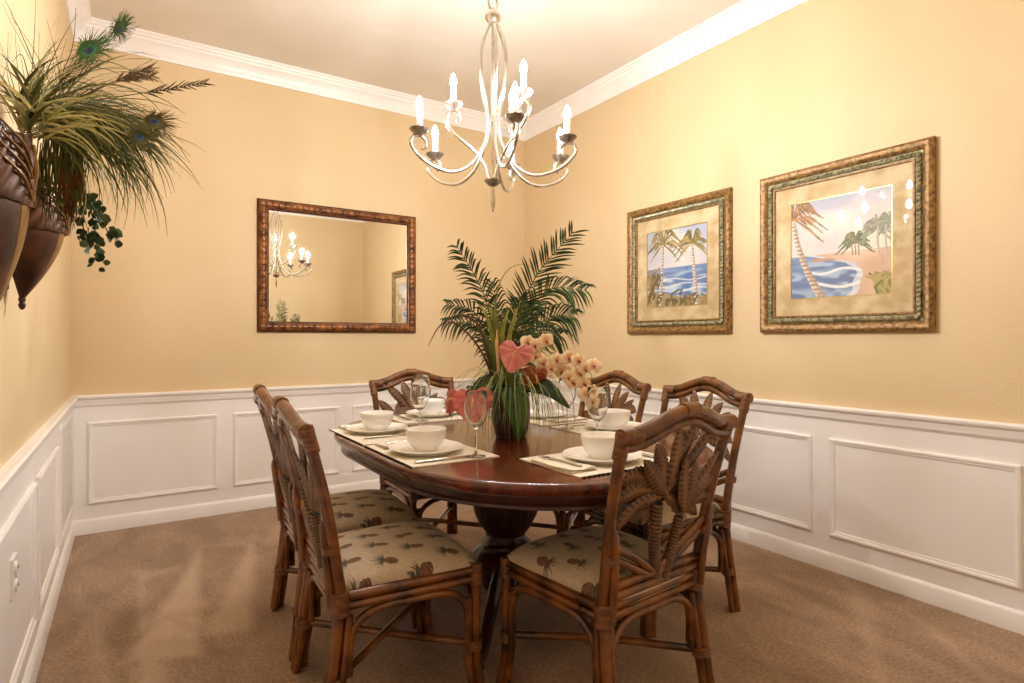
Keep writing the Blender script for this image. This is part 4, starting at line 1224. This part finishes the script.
# ivy
b = MB()
stems = [[g(70, 160, .1), g(82, 190, .12), g(92, 215, .12), g(97, 250, .12), g(92, 264, .12)], [g(74, 165, .08), g(88, 200, .1), g(104, 225, .1), g(112, 240, .1)], [g(70, 170, .05), g(80, 205, .08), g(84, 232, .08), g(88, 244, .08)]]
for s in stems: b.tube(s, .0018, 5, seg=20, col=gcol((70, 60, 36)))
for s in stems:
    P = catmull(s, 60)
    for i in range(14, 61, 2):
        p = P[i] + V((rnd.uniform(-.018, .018), rnd.uniform(-.018, .018), rnd.uniform(-.012, .012)))
        d = V((rnd.uniform(-.2, 1), rnd.uniform(-1, .6), rnd.uniform(-.9, .1))).normalized(); L = rnd.uniform(.022, .036) * (1 - .3 * i / 60)
        b.ribbon([p, p + d * L * .3, p + d * L * .7, p + d * L], [.004, L * .95, L * .8, .001], 6, .3, col=gcol(rnd.choice([(56, 84, 50), (70, 100, 62), (40, 64, 38), (98, 122, 84)])), side=(rnd.uniform(-.5, .5), rnd.uniform(-.6, .6), 1))
b.build('ivy', M['foliage'], WP)
# small dry rust coloured sprigs
b = MB()
for i in range(16):
    x0, y0 = rnd.uniform(60, 84), rnd.uniform(165, 205)
    b.ribbon([g(x0, y0, .03), g(x0 + rnd.uniform(-4, 4), y0 + 10, .03), g(x0 + rnd.uniform(-6, 6), y0 + 20, .03)], [.003, .007, .001], 6, .3, col=gcol((124, 70, 44)), side=(.8, -.5, .2))
b.build('dried_sprigs', M['foliage'], WP)
# peacock feathers
def feather(path, eye, R, ex, ey, cols):
    b = MB(); P = catmull(path, 40)
    b.tube(path, [.0016, .0013, .001, .0006], 5, seg=30, col=gcol((120, 96, 60)))
    for i in range(16, 41):
        p = P[i]; Tn = (P[min(i + 1, 40)] - P[i - 1]).normalized(); S = V((0.8, -.55, .0)).cross(Tn); S = V((.55, .8, 0)).cross(Tn); S.normalize()
        for sg in (-1, 1):
            L = rnd.uniform(.03, .055) * (.5 + .5 * i / 40); d = (S * sg + Tn * 1.0).normalized()
            b.ribbon([p, p + d * L * .6, p + d * L + Tn * .012 + V((0, 0, -.004))], [.0012, .0011, .0005], 5, .1, col=gcol(rnd.choice([(60, 74, 36), (92, 84, 48), (44, 66, 44)])), side=Tn)
    f = b.build('peacock_feather', M['foliage'], WP)
    # the eye: rings of colour, gently cupped
    c = V(eye); Nn = V((-DX, -DY, -.1)).normalized(); X = V((ex[0] * RX, ex[0] * RY, ex[1])).normalized(); Y = Nn.cross(X)
    vs, fs, cs = [], [], []; n = 28
    for j in range(9):
        r = j / 8
        for k in range(n):
            a = 2 * PI * k / n
            rr = r * R * (.82 + (.05 * sin(a * 5 + R * 900) + .04 * sin(a * 11)) * r)
            vs.append(c + X * (cos(a) * rr * 1.1) + Y * (sin(a) * rr * .72) + Nn * (.006 * r * r) - X * (.22 * R * (1 - r)))
            cs.append(lin((40, 32, 110)) if r < .2 else (lin((40, 60, 190)) if r < .36 else (lin(cols[0]) if r < .5 else mixc(lin(cols[1]), lin(cols[2]), (r - .5) * 2.0))))
    for j in range(8):
        for k in range(n): fs.append((j * n + k, j * n + (k + 1) % n, (j + 1) * n + (k + 1) % n, (j + 1) * n + k))
    bb = MB()
    for k in range(70):
        a = rnd.uniform(0, 2 * PI); r0 = R * rnd.uniform(.5, .8); r1 = R * rnd.uniform(1.1, 1.9)
        p0 = c + X * (cos(a) * r0 * 1.1) + Y * (sin(a) * r0 * .72) + Nn * .004
        p1 = c + X * (cos(a) * r1 * 1.1 + .25 * R) + Y * (sin(a) * r1 * .8)
        bb.ribbon([p0, p0.lerp(p1, .5) + X * .004 + Nn * .003, p1], [.0024, .0018, .0005], 5, .1, col=mixc(lin(cols[1]), lin(cols[2]), rnd.random()), side=Nn.cross(p1 - p0))
    bb.build('eye_barbs', M['feather'], f)
    MB().add(vs, fs, cs).build('feather_eye', M['feather'], f, angle=80)
M['feather'] = pmat('peacock_eye', (255, 255, 255), (190, 200, 190), 60, 0.35, attr=True)
GEM = [(20, 120, 130), (40, 150, 100), (74, 110, 50)]
DUL = [(40, 120, 150), (96, 96, 46), (110, 96, 56)]
feather([g(45, 112), g(58, 90), g(76, 66), g(88, 50)], g(91, 50), .034, (.9, .45), 0, GEM)
feather([g(50, 112, .04), g(78, 80, .06), g(104, 48, .08), g(122, 28, .08)], g(121, 29, .08), .024, (.5, .9), 0, [(30, 50, 60), (52, 120, 70), (70, 96, 50)])
feather([g(55, 118, .0), g(95, 108, .02), g(130, 112, .02), g(160, 122, .02)], g(156, 122, -.12), .026, (1, -.1), 0, DUL)
feather([g(55, 122, .0), g(90, 116, -.02), g(120, 124, -.03), g(144, 138, -.03)], g(141, 138, -.14), .025, (1, -.4), 0, [(20, 130, 170), (70, 90, 50), (90, 84, 46)])
b = MB()
for (pts, c_) in (([g(58, 112, .05), g(100, 100, .08), g(150, 92, .1), g(204, 83, .1)], (66, 52, 34)), ([g(56, 112, .05), g(90, 92, .08), g(118, 80, .1), g(150, 68, .1)], (96, 72, 44)), ([g(58, 112, .05), g(96, 90, .08), g(125, 80, .08), g(152, 76, .06)], (110, 78, 50))):
    b.tube(pts, [.0016, .0014, .001, .0006], 5, seg=30, col=gcol(c_))
    P = catmull(pts, 40)
    for i in range(26, 41):
        Tn = (P[min(i + 1, 40)] - P[i - 1]).normalized(); S = V((.55, .8, 0)).cross(Tn).normalized()
        for sg in (-1, 1):
            d = (S * sg * rnd.uniform(.2, .7) + Tn).normalized(); L = rnd.uniform(.02, .035)
            b.ribbon([P[i], P[i] + d * L * .6, P[i] + d * L], [.003, .0028, .0006], 4, .2, col=gcol(c_), side=Tn)
b.build('dried_plumes', M['foliage'], WP)

# ------------------------------------------------------------------ render look
w = bpy.data.worlds.new('world'); SC.world = w; w.use_nodes = True
w.node_tree.nodes['Background'].inputs[0].default_value = (0, 0, 0, 1)
SC.view_settings.view_transform = 'Standard'
SC.view_settings.look = 'None'
SC.view_settings.exposure = 0.0
SC.view_settings.gamma = 1.0
SC.view_settings.use_curve_mapping = False
SC.cycles.max_bounces = 10
SC.cycles.diffuse_bounces = 6
SC.cycles.glossy_bounces = 5
SC.cycles.transmission_bounces = 8
SC.cycles.transparent_max_bounces = 8
SC.cycles.caustics_reflective = False
SC.cycles.caustics_refractive = False
SC.cycles.sample_clamp_indirect = 6.0
SC.cycles.use_denoising = True
